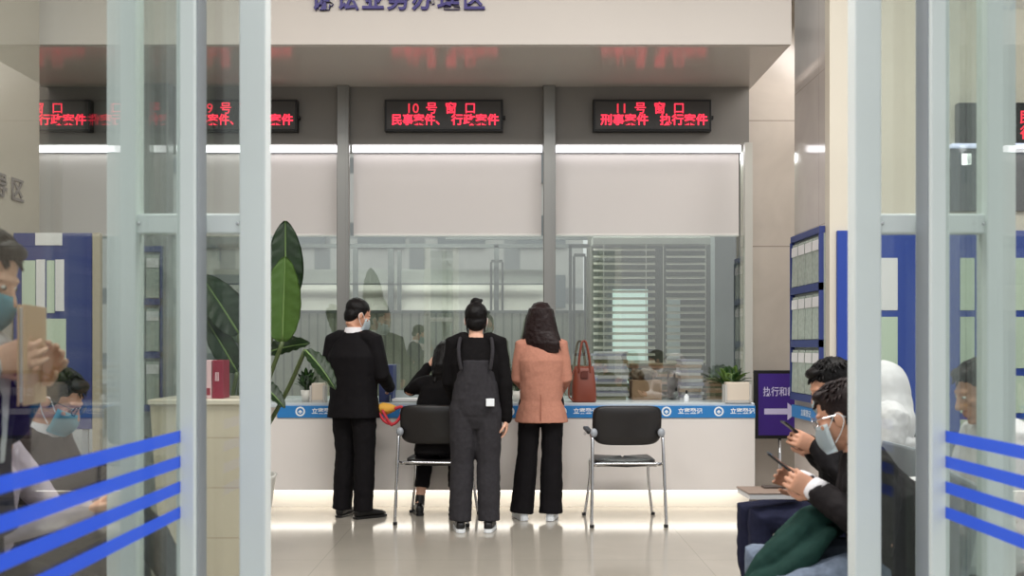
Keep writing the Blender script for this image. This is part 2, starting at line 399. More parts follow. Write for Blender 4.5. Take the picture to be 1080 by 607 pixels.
# side counter beyond the rack wall
b = bmn(); box2(b, (XS-.03, YN+.05, .79), (XS, YFAR-.02, .885)); o = obj('side_counter_band', b, M_band); tag(o, 'short blue band on the side wall below the leaflet rack', 'sign')
text('lettering', '立案登记', .055, M_white, Matrix.Translation((XS-.0315, YN+.45, .838)) @ Matrix.Rotation(-PI/2, 4, 'Z') @ Matrix.Rotation(PI/2, 4, 'X'), o, ext=.0005, width=.24)

# ------------------------------------------------------------------ front glazing
YG = 2.9
def post(x0, x1, y0=YG, dep=.07):
    b = bmn(); box2(b, ((x0-540)/F_PX*y0, y0, 0), ((x1-540)/F_PX*y0, y0+dep, 2.75), .006, 2); return b
def sidelight(n, xa, xb, ra, rb):
    s = bpy.data.objects.new('window_%d' % n, None); C.objects.link(s); s['kind'] = 'structure'
    for p in (xa, xb): obj('post', post(*p), M_alu, s)
    b = bmn(); box2(b, ((ra-540)/F_PX*YG, YG+.012, 1.35+.1195*YG), ((rb-540)/F_PX*YG, YG+.055, 1.35+.1405*YG), .004); obj('rail', b, M_alu, s)
    b = bmn(); box2(b, ((ra-540)/F_PX*YG, YG+.01, 0), ((rb-540)/F_PX*YG, YG+.06, .12), .004); obj('sill', b, M_alu, s)
    b = bmn(); box2(b, ((ra-540)/F_PX*YG, YG+.03, .12), ((rb-540)/F_PX*YG, YG+.038, 2.7)); obj('glass', b, M_sideglass, s)
    for px in (ra+3, rb-3):
        b = bmn(); ell(b, ((px-540)/F_PX*YG, YG+.01, 1.35+.13*YG), (.006, .004, .006)); obj('screw', b, M_chrome, s, True)
sidelight(1, (112, 143), (252, 280), 142, 253)
sidelight(2, (902, 930), (1041, 1072), 929, 1042)
def leaf_door(n, xin, sgn):
    """glazed door leaf standing open at a right angle; xin is its inner face, sgn points away from the opening"""
    s = bpy.data.objects.new('door_%d' % n, None); C.objects.link(s); s['kind'] = 'structure'
    y0, y1 = 1.62, 2.79
    b = bmn(); box2(b, (xin-sgn*.05, y1, .02), (xin+sgn*.004, y1+.115, 2.72), .005, 2); obj('stile', b, M_alu, s)
    b = bmn(); box2(b, (xin-sgn*.054, y1+.02, .02), (xin-sgn*.046, y1+.1, 2.72)); obj('stile_gasket', b, M_alu_g, s)
    b = bmn(); box2(b, (xin-sgn*.05, y0-.1, .02), (xin+sgn*.004, y0, 2.72), .005, 2); obj('stile', b, M_alu, s)
    for za, zb_ in ((.02, .14), (2.6, 2.72)):
        b = bmn(); box2(b, (xin-sgn*.045, y0, za), (xin, y1, zb_), .004); obj('rail', b, M_alu, s)
    b = bmn(); box2(b, (xin-sgn*.008, y0, .13), (xin, y1, 2.61)); obj('glass', b, M_leafglass, s)
    for k in range(4):
        zt = 1.35-.2475-.0745*k
        b = bmn(); box2(b, (xin-sgn*.0095, y0, zt-.034), (xin-sgn*.0085, y1, zt)); o = obj('blue_stripe', b, M_film, s); o['label'] = 'translucent blue safety stripe'
leaf_door(1, -.985, -1)
leaf_door(2, 1.285, 1)

# ------------------------------------------------------------------ back office behind the counter glass
b = bmn(); box2(b, (-5, 11.4, 0), (3.0, 11.5, .9)); struct('wall_office', b, M_office)
b = bmn(); box2(b, (-6, 8.7, 3.7), (3, 11.6, 3.75)); struct('ceiling_office', b, M_office)
b = bmn(); box2(b, (2.25, 8.62, 0), (2.35, 11.5, 3.7)); struct('wall_office_right', b, mat('office_side', (128, 134, 136), .6))
YO = 10.6
# entrance frames and bands reflected in the counter glass, modelled as solid parts
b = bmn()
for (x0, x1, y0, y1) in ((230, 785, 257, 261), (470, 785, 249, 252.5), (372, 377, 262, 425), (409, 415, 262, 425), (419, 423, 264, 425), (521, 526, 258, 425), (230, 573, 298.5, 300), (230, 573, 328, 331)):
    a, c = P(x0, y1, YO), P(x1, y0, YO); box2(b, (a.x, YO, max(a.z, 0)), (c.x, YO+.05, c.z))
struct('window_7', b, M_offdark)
b = bmn(); a, c = P(225, 328, YO+.1), P(575, 300, YO+.1); box2(b, (a.x, YO+.1, a.z), (c.x, YO+.14, c.z)); struct('wall_reflected_band', b, mat('white_band', (236, 234, 224), .5))  # bright reflected strip of the entrance, modelled as a white panel
b = bmn(); a, c = P(225, 300, YO+.3), P(575, 284, YO+.3); box2(b, (a.x, YO+.3, a.z), (c.x, YO+.34, c.z)); struct('wall_reflected_panel', b, mat('reflected_panel', (186, 190, 184), .5))
b = bmn(); a = P(225, 330, YO-.5); c = P(640, 330, YO-.5); box2(b, (a.x, YO-.5, 0), (c.x, YO-.45, a.z)); o = obj('reflected_partition', b, M_reflribs); tag(o, 'striped grey green reflection in the middle counter glass, modelled as a partition', 'partition')  # reflected vertical stripes of the entrance, built as a ribbed panel
b = bmn(); box2(b, (a.x, YO-.51, a.z), (c.x, YO-.44, a.z+.03)); obj('cap_rail', b, M_offdark, o)
def pull(px, y0, y1, Y, label, wpx=12):
    a, c = P(px-wpx/2, y1, Y), P(px+wpx/2, y0, Y)
    bb = bmn(); tube(bb, [(a.x, Y, a.z), (a.x, Y-.05, a.z), (a.x, Y-.05, c.z), (a.x, Y, c.z)], .013, 8); tube(bb, [(c.x, Y, a.z), (c.x, Y-.05, a.z), (c.x, Y-.05, c.z), (c.x, Y, c.z)], .013, 8)
    box2(bb, (a.x, Y-.06, c.z), (c.x, Y-.04, c.z+.03)); box2(bb, (a.x, Y-.06, a.z-.03), (c.x, Y-.04, a.z))
    o = obj('door_pull', bb, mat('dark_steel', (96, 98, 96), .35, .7)); tag(o, label, 'handle')
pull(524, 277, 329, YO-.01, 'reflection of tall steel pull handles in the middle counter glass, modelled as solid')  # reflected entrance door handles, built as solid pulls behind the glass
pull(611, 271, 372, 9.6, 'tall steel pull handles behind left side of the right window')
b = bmn(); a = P(600, 258, 9.62); c = P(622, 258, 9.62); box2(b, (a.x, 9.61, 0), (a.x+.03, 9.66, a.z)); box2(b, (c.x-.03, 9.61, 0), (c.x, 9.66, a.z)); box2(b, (a.x, 9.61, a.z-.03), (c.x, 9.66, a.z)); struct('door_3', b, M_offdark)
# ghostly tall foliage behind the partition
# venetian blinds and lit doorway in the right bay
YV = 9.9
vb = thing('venetian_blind', 'pale venetian blind with open slats behind the right service window', 'blind', (P(687, 0, YV).x, YV, P(0, 385, YV).z))
b = bmn(); hw = .058*YV; H = .127*YV
for k in range(17):
    z = H-.05-k*.073
    box(b, (-.27*1.05, 0, z), (hw*1.12, .05, .006), Matrix.Rotation(R(28), 3, 'X')); box(b, (.36, 0, z), (hw*.72, .05, .006), Matrix.Rotation(R(28), 3, 'X'))
obj('slats', b, M_slat, vb)
b = bmn(); box2(b, (-hw-.04, -.03, H), (hw+.04, .158, H+.08), .006); obj('head_rail', b, M_office, vb)
b = bmn()
for x in (-.5, -.06, .12, .56): tube(b, [(x, -.028, 0), (x, -.028, H)], .004, 6)
obj('cord', b, M_slat, vb)
b = bmn(); a, c = P(620, 258, YV+.16), P(765, 258, YV+.16); box2(b, (a.x, YV+.16, 0), (c.x+.5, YV+.21, 3.6)); struct('wall_office_inner', b, mat('olive_grey_wall', (112, 114, 102), .6))
b = bmn(); a, c = P(641, 420, YV+.12), P(688, 297, YV+.12); box2(b, (a.x, YV+.10, a.z), (c.x, YV+.16, c.z)); struct('door_4', b, M_offdark)
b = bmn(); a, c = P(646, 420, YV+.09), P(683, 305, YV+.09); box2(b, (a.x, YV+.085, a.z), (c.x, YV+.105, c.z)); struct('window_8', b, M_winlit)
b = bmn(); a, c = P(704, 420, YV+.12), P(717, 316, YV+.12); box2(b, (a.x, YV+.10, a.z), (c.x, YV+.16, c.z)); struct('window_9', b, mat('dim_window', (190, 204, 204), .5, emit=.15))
b = bmn(); a, c = P(754, 420, 9.4), P(785, 245, 9.4); box2(b, (a.x, 9.4, 0), (c.x+.1, 9.6, 3.6)); struct('pillar_office', b, mat('office_pillar', (134, 140, 140), .5))
# outdoor building reflected in the counter glass, modelled as a solid block behind
b = bmn(); box2(b, (-9, 16, 0), (1.2, 17, 8)); o = obj('reflected_building', b, M_facade); tag(o, 'pale building with window rows reflected in the counter glass, modelled as solid', 'building')
for i in range(7):
    x = -8+i*1.35
    for z in (2.0, 3.0, 4.1):
        b = bmn(); box2(b, (x, 15.95, z), (x+.8, 16.0, z+.55)); obj('window', b, mat('facade_glass', (120, 128, 130), .3), o)


# ------------------------------------------------------------------ notice boards, racks, sign
def notice_board(name, label, c, wd, ht, papers, m, hdr=None):
    t = thing(name, label, 'notice board', c)
    b = bmn(); box2(b, (0, -.03, 0), (wd, 0, ht), .004); obj('panel', b, m, t)
    for (x0, z0, x1, z1, k) in papers:
        b = bmn(); box2(b, (x0, -.036, z0), (x1, -.03, z1)); obj('notice', b, (M_paper, M_green_p)[k], t)
    if hdr: text('heading', hdr, .14, M_white, face_cam((wd*.5, -.034, ht-.11)), t, ext=.001, bold=.002, width=wd*.5)
    return t
YP = YN-.025
zt, zl = P(0, 243, YP).z, P(0, 470, YP).z
pp = []
x00 = P(883, 0, YP).x
for j, xa in enumerate((925, 984+28, 1062)):
    xb = xa+(21, 15, 24)[j]
    for k, (ya, yb) in enumerate(((272, 327), (334, 388), (396, 435), (442, 466))):
        pp.append((P(xa, 0, YP).x-x00, P(0, yb, YP).z-zl, P(xb, 0, YP).x-x00, P(0, ya, YP).z-zl, 0 if (k == 0 and j == 0) else 1))
notice_board('notice_board', 'blue notice board with pale papers on the cream right wall', (x00, YN-.002, zl), P(1100, 0, YP).x-x00, zt-zl, pp, M_blue)
# grey bay with dark display on the right wall
YR = YN-.04
t = thing('wall_cabinet', 'dark grey panel above the notice board at far right, light strip below display', 'panel', (P(1003, 0, YR).x, YN, P(0, 222, YR).z))
b = bmn(); box2(b, (0, -.03, 0), (1.1, 0, .066*YR), .004); obj('lower_panel', b, mat('slate_panel', (74, 78, 84), .5), t)
b = bmn(); box2(b, (0, -.06, .0665*YR), (1.1, 0, .0705*YR), .003); obj('light_strip', b, mat('dim_strip', (220, 224, 255), .5, emit=.9), t)
t = thing('led_display', 'black LED display with red text at far right behind the door glass', 'display', (P(1009, 0, YR).x+.43, YR-.03, P(0, 130, YR).z), 0, 'red LED displays above the counters')
b = bmn(); box2(b, (-.43, 0, -.14), (.43, .06, .14), .004); obj('housing', b, M_black, t)
b = bmn(); box2(b, (-.41, -.004, -.12), (.41, .004, .12)); obj('screen', b, mat('black_screen', (30, 30, 30), .3), t)
text('message', '民事案件', .1, M_red2, face_cam((.18, -.006, .03)), t, ext=.001, bold=.002, width=.36)
text('message', '行政案件', .1, M_red2, face_cam((.18, -.006, -.08)), t, ext=.001, bold=.002, width=.36)
# left blue boards
YL = 6.35
zl2, zt2 = P(0, 452, YL).z, P(0, 246, YL).z; x02 = -3.325
g = lambda xa, ya, xb, yb, k: (P(xa, 0, YL).x-x02, P(0, yb, YL).z-zl2, P(xb, 0, YL).x-x02, P(0, ya, YL).z-zl2, k)
t = notice_board('notice_board', 'dark blue notice board on legs behind the left door glass', (x02, YL, zl2), P(99, 0, YL).x-x02, zt2-zl2,
             [g(40, 246, 68, 259, 0), g(26, 275, 40, 330, 1), g(41, 274, 50, 328, 0), g(52, 275, 60, 330, 1), g(61, 274, 70, 328, 0), g(42, 336, 72, 390, 1)], M_dkblue)
for x in (.05, P(99, 0, YL).x-x02-.05):
    b = bmn(); box2(b, (x-.02, -.02, -zl2), (x+.02, .0, 0)); box2(b, (x-.03, -.2, -zl2), (x+.03, .2, -zl2+.03)); obj('leg', b, M_alu_g, t)
b = bmn(); box2(b, (P(92, 0, YL).x-x02+.05, -.035, -zl2), (P(92, 0, YL).x-x02+.1, 0.005, zt2-zl2)); obj('edge_post', b, mat('tan_post', (170, 160, 140), .5), t)

def rack(label, M, wd, cols, rows, parent_h, grp='leaflet racks'):
    t = thing('leaflet_rack', label, 'rack', (0, 0, 0), 0); t.matrix_world = M
    b = bmn(); box2(b, (0, 0, 0), (wd, .012, parent_h)); obj('back_board', b, mat('rack_back', (150, 156, 150), .5), t)
    rh = parent_h/rows
    for r_ in range(rows):
        z = r_*rh
        b = bmn(); box2(b, (0, -.034, z), (wd, 0, z+.055)); box2(b, (0, -.034, z), (.012, 0, z+rh)); box2(b, (wd-.012, -.034, z), (wd, 0, z+rh)); obj('shelf', b, M_dkblue, t)
        cw = (wd-.03)/cols
        for k in range(cols):
            b = bmn(); x = .015+k*cw
            box(b, (x+cw*.5, -.016, z+.06+rh*.40), (cw*.88, .016, rh*.80), Matrix.Rotation(R(-1.5), 3, 'X')); o = obj('leaflet', b, M_clear, t)
            b = bmn(); box(b, (x+cw*.5, -.027, z+.06+rh*.66), (cw*.84, .004, rh*.18), Matrix.Rotation(R(-1.5), 3, 'X')); obj('leaflet_title', b, M_paper, o)
    b = bmn(); box2(b, (0, -.03, parent_h), (wd, .012, parent_h+.05), .003); obj('top_bar', b, M_dkblue, t)
    return t
zr0, zr1 = .93, 1.35+.108*YFAR
rack('blue framed leaflet rack on the marble side wall left of notice board', Matrix.Translation((XS-.013, YFAR-.03, zr0)) @ Matrix.Rotation(-PI/2, 4, 'Z'), .72, 4, 3, zr1-zr0)
rack('leaflet rack on grey pillar seen between the two left door posts', Matrix.Translation((-3.25, 8.066, .8)), .28, 2, 3, 1.35)

# purple direction sign on a thin post
YS = 8.2
s = thing('direction_sign', 'purple direction sign with white arrow on a thin steel post', 'sign', (P(822, 0, YS).x, YS, 0))
zA, zB = P(0, 462, YS).z, P(0, 390, YS).z; hw = .0275*YS
b = bmn(); box2(b, (-hw, -.03, zA), (hw, 0.0, zB), .004); obj('frame', b, M_black, s)
b = bmn(); box2(b, (-hw+.035, -.034, zA+.03), (hw-.035, -.028, zB-.03)); obj('face', b, M_purple, s)
text('lettering', '执行和裁判', .085, M_lilac, face_cam((.02, -.036, zB-.19)), s, ext=.0006, bold=.001, width=.34)
za = (zA+zB)/2-.06
b = bmn(); prism(b, [(x, -.0365, za+z) for x, z in ((-.14, -.025), (.06, -.025), (.06, -.075), (.155, 0), (.06, .075), (.06, .025), (-.14, .025))], (0, .002, 0)); obj('arrow', b, M_lilac, s)
b = bmn(); tube(b, [(0, -.01, .02), (0, -.01, zA+.02)], .014, 10); obj('post', b, M_chrome, s, True)
b = bmn(); lathe(b, [(.14, 0), (.14, .012), (.12, .022), (.02, .03)], (0, -.01, 0)); obj('base', b, mat('dark_base', (86, 80, 74), .4), s, True)

# ------------------------------------------------------------------ chairs at the counter
def make_chair(label, loc, rz):
    t = thing('visitor_chair', label, 'chair', loc, rz, 'black visitor chairs at the counter')   # faces +Y
    b = bmn(); n = 11; fr, bk = [], []
    outline = []
    for k in range(44):                                   # rounded, slightly waisted shell
        a = 2*PI*k/44; x, z = math.cos(a), math.sin(a); e = .34
        x = math.copysign(abs(x)**e, x)*.262*(1-.09*(z < 0)*abs(z)); z = math.copysign(abs(z)**e, z)*.15
        outline.append((x, z))
    def yb(x): return -.21-.05*(1-(x/.27)**2)
    for lay, th in enumerate((0, .03)):
        pass
    ra = [[Vector((x*k_, yb(x*k_)+th-.02*(z*k_/.15), .755+z*k_)) for x, z in outline] for k_, th in ((.02, -.004), (.55, -.003), (.9, 0), (1, .012), (1, .026), (.93, .036), (.5, .04), (.02, .04))]
    loft(b, ra); obj('backrest', b, M_leather, t, True)
    b = bmn(); pts = [(math.copysign(abs(math.cos(2*PI*k/36))**.4, math.cos(2*PI*k/36))*.235, math.copysign(abs(math.sin(2*PI*k/36))**.4, math.sin(2*PI*k/36))*.225) for k in range(36)]
    loft(b, [[Vector((x*k_, y*k_+.03, z-.012*(abs(y) > .15)*(y > 0)-.018*(1-(x/.24)**2))) for x, y in pts] for k_, z in ((.05, .452), (.93, .452), (1, .465), (1, .482), (.93, .495), (.05, .50))]); obj('seat', b, M_leather, t, True)
    for sx_ in (-1, 1):
        b = bmn(); x = sx_*.272                            # rear leg rises into the arm upright; front leg under the seat
        tube(b, smooth_path([(x*1.03, -.30, .008), (x*1.0, -.27, .35), (x*.98, -.24, .62), (x*.985, -.22, .665), (x, -.16, .685), (x, .12, .675), (x, .2, .655)]), .0125, 10, True); obj('leg', b, M_chrome, t, True)
        b = bmn(); xf = sx_*.235
        tube(b, smooth_path([(x*1.0, .235, .008), (xf, .205, .30), (xf, .19, .43), (xf, .14, .455), (xf, -.17, .452), (sx_*.262, -.255, .47)]), .0115, 10, True); obj('leg', b, M_chrome, t, True)
        b = bmn(); box(b, (x, .01, .70), (.045, .30, .028), Matrix.Rotation(R(2), 3, 'X'), .011, 3); obj('armrest', b, M_black, t, True)
        b = bmn(); ell(b, (sx_*.255, -.235, .70), (.028, .022, .034)); obj('back_bracket', b, M_alu_g, t, True)
        for y in (-.30, .235):
            b = bmn(); tube(b, [(x*1.02, y, 0), (x*1.02, y, .022)], .017, 8); obj('foot_cap', b, M_black, t)
    b = bmn(); tube(b, [(-.24, .12, .442), (.24, .12, .442)], .011, 8); tube(b, [(-.24, -.13, .442), (.24, -.13, .442)], .011, 8); tube(b, smooth_path([(-.25, -.19, .462), (-.2, -.212, .464), (.2, -.212, .464), (.25, -.19, .462)]), .009, 8); obj('seat_frame', b, M_chrome, t, True)
    return t
make_chair('empty black visitor chair with chrome legs in front of the counter', (P(657, 0, 7.37).x, 7.37, 0), R(2))
make_chair('black visitor chair with the woman in black seated on it', (P(463, 0, 7.44).x, 7.44, 0), R(-7))

# ------------------------------------------------------------------ people
def V(*a): return Vector(a)
def hand(bm, wr, d, n, side, curl, spread=1.0, k=1.0):
    """palm, four unequal bent fingers and a thumb; n is where the palm faces, side=+1 puts the thumb along d x n"""
    wr, d = Vector(wr), Vector(d).normalized(); n = Vector(n); n = (n-d*n.dot(d)).normalized(); t = d.cross(n).normalized()*side
    loft(bm, [ring(wr-d*.02, t*.024*k, n*.02*k, 12), ring(wr+d*.012, t*.028*k, n*.017*k, 12), ring(wr+d*.05*k, t*.04*k, n*.0155*k, 12), ring(wr+d*.085*k, t*.041*k, n*.0135*k, 12), ring(wr+d*.098*k, t*.036*k, n*.009*k, 12)])
    for off, ln, cu in ((.031, .070, .85), (.0105, .079, 1), (-.0105, .074, 1.08), (-.031, .058, 1.15)):
        p = wr+d*(.083 if abs(off) < .02 else .078)*k+t*off*k; dirv = (d+t*off*2.2*spread).normalized(); pts = [p]; a = 0
        for sg_, fr in enumerate((.46, .31, .23)):
            a += curl*cu*(.75, 1.0, .75)[sg_]
            dv = dirv*math.cos(a)+n*math.sin(a); p = p+dv*ln*fr*k; pts.append(p)
        tube(bm, pts, [.0093*k, .0088*k, .0078*k, .0066*k], 8, True)
    p = wr+d*.026*k+t*.027*k+n*.006*k; q = p+(d*.62+t*.6+n*.35).normalized()*.042*k; r_ = q+(d*.85+t*.05+n*.5).normalized()*.032*k; e = r_+(d*.8-t*.15+n*.55).normalized()*.022*k
    tube(bm, [p, q, r_, e], [.0145*k, .0115*k, .0098*k, .0075*k], 8, True)
def head_axes(yaw, pitch, roll=0):
    M = Matrix.Rotation(yaw, 3, 'Z') @ Matrix.Rotation(-pitch, 3, 'X') @ Matrix.Rotation(roll, 3, 'Y')
    return M, M @ V(1, 0, 0), M @ V(0, 1, 0), M @ V(0, 0, 1)
def person(label, loc, rz, J, sk, cfg, vox=.007):
    """J: joints in the figure's own frame (it faces +Y, its right is +X)"""
    t = thing('person', label, 'person', loc, rz)
    M, r, f, u = head_axes(J.get('hyaw', 0), J.get('hpitch', 0), J.get('hroll', 0))
    hc = Vector(J['head']); H = lambda x, y, z: hc+r*x+f*y+u*z
    pel, chest, nb = Vector(J['pel']), Vector(J['chest']), Vector(J['neck'])
    X = V(1, 0, 0); Xs = Vector(J.get('shaxis', (1, 0, 0))).normalized()
    spine = (nb-pel).normalized()
    def bk(ax, tan): return tan.cross(ax).normalized()
    arms = {}
    for s_, k in ((-1, 'L'), (1, 'R')):
        arms[k] = [Vector(J[q+k]) for q in ('sh', 'el', 'wr')]+[Vector(J['hd'+k]).normalized(), Vector(J['hn'+k])]
    legs = {k: [Vector(J[q+k]) for q in ('hip', 'kn', 'an', 'toe')] for k in 'LR'}
    # --- body: one continuous surface
    b = bmn()
    ell(b, H(0, -.012, .032), (.077, .098, .09), M); ell(b, H(0, .022, -.03), (.064, .074, .072), M); ell(b, H(0, .038, -.068), (.047, .052, .05), M)
    ell(b, H(0, .072, -.104), (.022, .02, .016), M); ell(b, H(0, .076, .022), (.058, .016, .013), M)
    for s_ in (-1, 1):
        ell(b, H(s_*.04, .062, -.022), (.024, .022, .02), M); ell(b, H(s_*.078, -.006, -.012), (.01, .02, .031), M)
        ell(b, H(s_*.033, .0805, .004), (.016, .010, .009), M)
    tube(b, [H(0, .085, .012), H(0, .099, -.014), H(0, .108, -.034)], [.009, .0115, .0145], 8, True); ell(b, H(.013, .096, -.036), (.008, .01, .008), M); ell(b, H(-.013, .096, -.036), (.008, .01, .008), M)
    ell(b, H(0, .088, -.064), (.024, .011, .0065), M); ell(b, H(0, .086, -.076), (.02, .011, .0075), M)
    loft(b, [ring(H(0, -.012, -.03), r*.052, f*.055, 14), ring(H(0, -.02, -.1), r*.05, f*.052, 14), ring(nb+u*.02, Xs*.054, bk(Xs, spine)*.054, 14), ring(nb-spine*.04, Xs*.1, bk(Xs, spine)*.065, 14)])
    w_ = cfg.get('wide', 1.0)
    tan1 = (chest-pel).normalized()
    loft(b, [ring(pel-tan1*.02, X*.12*w_, bk(X, tan1)*.08, 18), ring(pel+tan1*.04, X*.135*w_, bk(X, tan1)*.095, 18), ring(pel.lerp(chest, .5), X*.12*w_, bk(X, tan1)*.085, 18), ring(chest, Xs*.15*w_, bk(Xs, spine)*.1, 18), ring(nb-spine*.08, Xs*.15*w_, bk(Xs, spine)*.075, 18), ring(nb-spine*.02, Xs*.07, bk(Xs, spine)*.05, 18)])
    for k, s_ in (('L', -1), ('R', 1)):
        sh, el, wr, hd, hn = arms[k]
        tube(b, [sh-Xs*s_*.03, sh.lerp(el, .45), el, el.lerp(wr, .35), wr], [.05, .043, .037, .037, .026], 12, True)
        # thumb on the side away from the little finger: right hand thumb lies along  n x d
        hand(b, wr, hd, hn, -s_, J.get('curl'+k, .45), k=cfg.get('hk', 1.0))
        hp, kn, an, toe = legs[k]
        tube(b, [hp, hp.lerp(kn, .5), kn, kn.lerp(an, .35), an, an-V(0, 0, .02)], [.075, .068, .05, .05, .034, .034], 12, True)
        tube(b, [an-V(0, 0, .03), toe], [.032, .022], 10, True)
    blob('body', b, sk, t, vox*.72, 3, .45)
    for s_ in (-1, 1):
        b = bmn(); ell(b, H(s_*.033, .0815, .004), (.0135, .0105, .007), M, 12, 8); e = obj('eye', b, M_eye, t, True)
        b = bmn(); ell(b, H(s_*.033, .0905, .003), (.0055, .003, .0055), M, 10, 6); obj('iris', b, M_iris, e, True)
    # --- top
    tp = cfg['top']; lo = tp.get('loose', 0)
    b = bmn(); hem = Vector(J.get('hem', pel-tan1*.05)); hs = tp.get('hemr', (.185, .125))
    loft(b, [ring(hem, X*hs[0], bk(X, tan1)*hs[1], 22, .9), ring(hem.lerp(chest, .35), X*(.168*w_+lo), bk(X, tan1)*(.118+lo), 22, .9), ring(hem.lerp(chest, .68), X*(.17*w_+lo), bk(X, tan1)*(.12+lo), 22, .9), ring(chest, Xs*(.19*w_+lo), bk(Xs, spine)*(.128+lo), 22, .9),
             ring(nb-spine*.105, Xs*(.172*w_), bk(Xs, spine)*(.108), 22, .95), ring(nb-spine*.05, Xs*(.118*w_), bk(Xs, spine)*.085, 22), ring(nb-spine*.005, Xs*.07, bk(Xs, spine)*.066, 22)])
    for k, s_ in (('L', -1), ('R', 1)):
        sh, el, wr, hd, hn = arms[k]; q = tp.get('sleeve', 1.0); cuff = wr-(wr-el).normalized()*.0
        tube(b, [sh-Xs*s_*.07+spine*.022, sh, sh.lerp(el, .5), el, el.lerp(wr, .5), cuff], [.056*q, .062*q, .058*q, .054*q, .048*q, .042*q], 14, True)
    top = blob(tp['name'], b, tp['m'], t, vox, 4, .5, tp.get('wr', .012), .07)
    if tp.get('collar'):
        b = bmn(); cx = bk(Xs, spine)
        loft(b, [ring(nb-spine*.02, Xs*.078, cx*.074, 20), ring(nb+spine*.025, Xs*.064, cx*.062, 20), ring(nb+spine*.026, Xs*.058, cx*.056, 20), ring(nb-spine*.02, Xs*.066, cx*.064, 20)], False); obj('collar', b, tp['collar'], top, True)
    if tp.get('cuff'):
        for k in 'LR':
            sh, el, wr, hd, hn = arms[k]; dv = (wr-el).normalized(); q = tp.get('sleeve', 1.0)
            b = bmn(); tube(b, [wr-dv*.01, wr+dv*.038], [.042*q, .036*q], 14); obj('cuff', b, tp['cuff'], top, True)
    # --- bottom
    bt = cfg['bottom']; q = bt.get('k', 1.0); fl = bt.get('flare', 0); end = bt.get('end', 0)
    b = bmn(); wt = Vector(J.get('waist', pel+tan1*.14))
    hm = (legs['L'][0]+legs['R'][0])/2
    loft(b, [ring(wt, X*.15*w_, bk(X, tan1)*.11, 20), ring(pel+tan1*.02, X*.172*w_*q**.5, bk(X, tan1)*.125*q**.5, 20), ring(pel-tan1*.06, X*.17*w_*q**.5, bk(X, tan1)*.115*q**.5, 20)])
    for k, s_ in (('L', -1), ('R', 1)):
        hp, kn, an, toe = legs[k]; e = an+(kn-an).normalized()*end
        tube(b, [hp-(kn-hp).normalized()*.095, hp-(kn-hp).normalized()*.05, hp, hp.lerp(kn, .5), kn, kn.lerp(e, .4), kn.lerp(e, .8), e], [.055*q, .086*q, .095*q, .088*q, .072*q+fl*.3, .069*q+fl*.6, .062*q+fl*.8, .06*q+fl], 14)
    if bt.get('bib'): loft(b, [ring((0, 0, z), (a, 0, 0), (0, d, 0), 22, .85) for z, a, d in bt['bib']])
    bo = blob(bt['name'], b, bt['m'], t, vox, 3, .5, bt.get('wr', .014), .075)
    # --- shoes
    shs = cfg['shoe']
    for k in 'LR':
        hp, kn, an, toe = legs[k]; d = V(toe.x-an.x, toe.y-an.y, 0).normalized(); sd = V(0, 0, 1).cross(d)
        h0 = V(an.x, an.y, an.z-.085)
        P_ = lambda l, z, wd_, ht: ring(h0+d*l+V(0, 0, z), sd*wd_, V(0, 0, ht), 12, .85)
        b = bmn(); loft(b, [P_(-.075, .04, .018, .022), P_(-.06, .045, .032, .038), P_(-.02, .05, .036, .046), P_(.05, .044, .041, .034), P_(.11, .036, .046, .026), P_(.16, .032, .040, .02), P_(.19, .028, .02, .012)])
        tube(b, [h0+V(0, 0, .05), an+(kn-an).normalized()*shs.get('h', .0)], [.04, .04], 12, True)
        so = blob('shoe', b, shs['m'], t, .006, 2, .5)
        b = bmn(); ol = [(-.082, .014), (-.07, .03), (-.02, .036), (.05, .042), (.11, .047), (.165, .04), (.198, .02), (.2, 0)]
        pts = [h0+d*l+sd*wd_ for l, wd_ in ol]+[h0+d*l-sd*wd_ for l, wd_ in reversed(ol)]
        prism(b, pts, V(0, 0, shs.get('sole_h', .022))); so2 = obj('sole', b, shs.get('sole', M_black), so)
        so2.location.z = 0.0
    # --- hair
    hr = cfg['hair']; b = bmn(); st = hr['style']
    ell(b, H(0, -.022, .045), (.084, .1, .086), M); ell(b, H(0, -.055, -.02), (.072, .055, .07 if st != 'short' else .05), M)
    if st in ('short', 'crop'):
        for s_ in (-1, 1): ell(b, H(s_*.066, -.018, .015), (.016, .05, .05), M)
        if st == 'short': ell(b, H(0, .05, .092), (.066, .036, .026), M)
    if st == 'bun':
        ell(b, H(0, -.02, .125), (.042, .042, .036), M); ell(b, H(.03, -.01, .14), (.02, .016, .014), M)
        ell(b, H(-.012, -.05, .145), (.018, .016, .012), M)
        for s_ in (-1, 1): ell(b, H(s_*.066, -.02, .0), (.016, .04, .05), M); tube(b, [H(s_*.066, -.01, -.04), H(s_*.06, .0, -.12)], [.008, .004], 6, True)
    if st == 'long':
        L = hr.get('len', .3); W = hr.get('w', 1)
        loft(b, [ring(H(0, -.03, .08), r*.09, f*.095, 18), ring(H(0, -.04, 0), r*.104*W, f*.088, 18), ring(H(0, -.06, -.1), r*.116*W, f*.07, 18), ring(hc+V(.0, -.085, -L*.72)+r*.015, r*.122*W, f*.055, 18), ring(hc+V(0, -.09, -L)+r*.03, r*.10*W, f*.03, 18)])
        for s_ in (-1, 1): tube(b, [H(s_*.07, .03, .06), H(s_*.088, .02, -.04), H(s_*.095, -.01, -.14), H(s_*.1, -.03, -.22)], [.022, .026, .026, .012], 8, True)
    hd_ = blob('hair', b, hr['m'], t, .006, 2, .5, .008, .03)
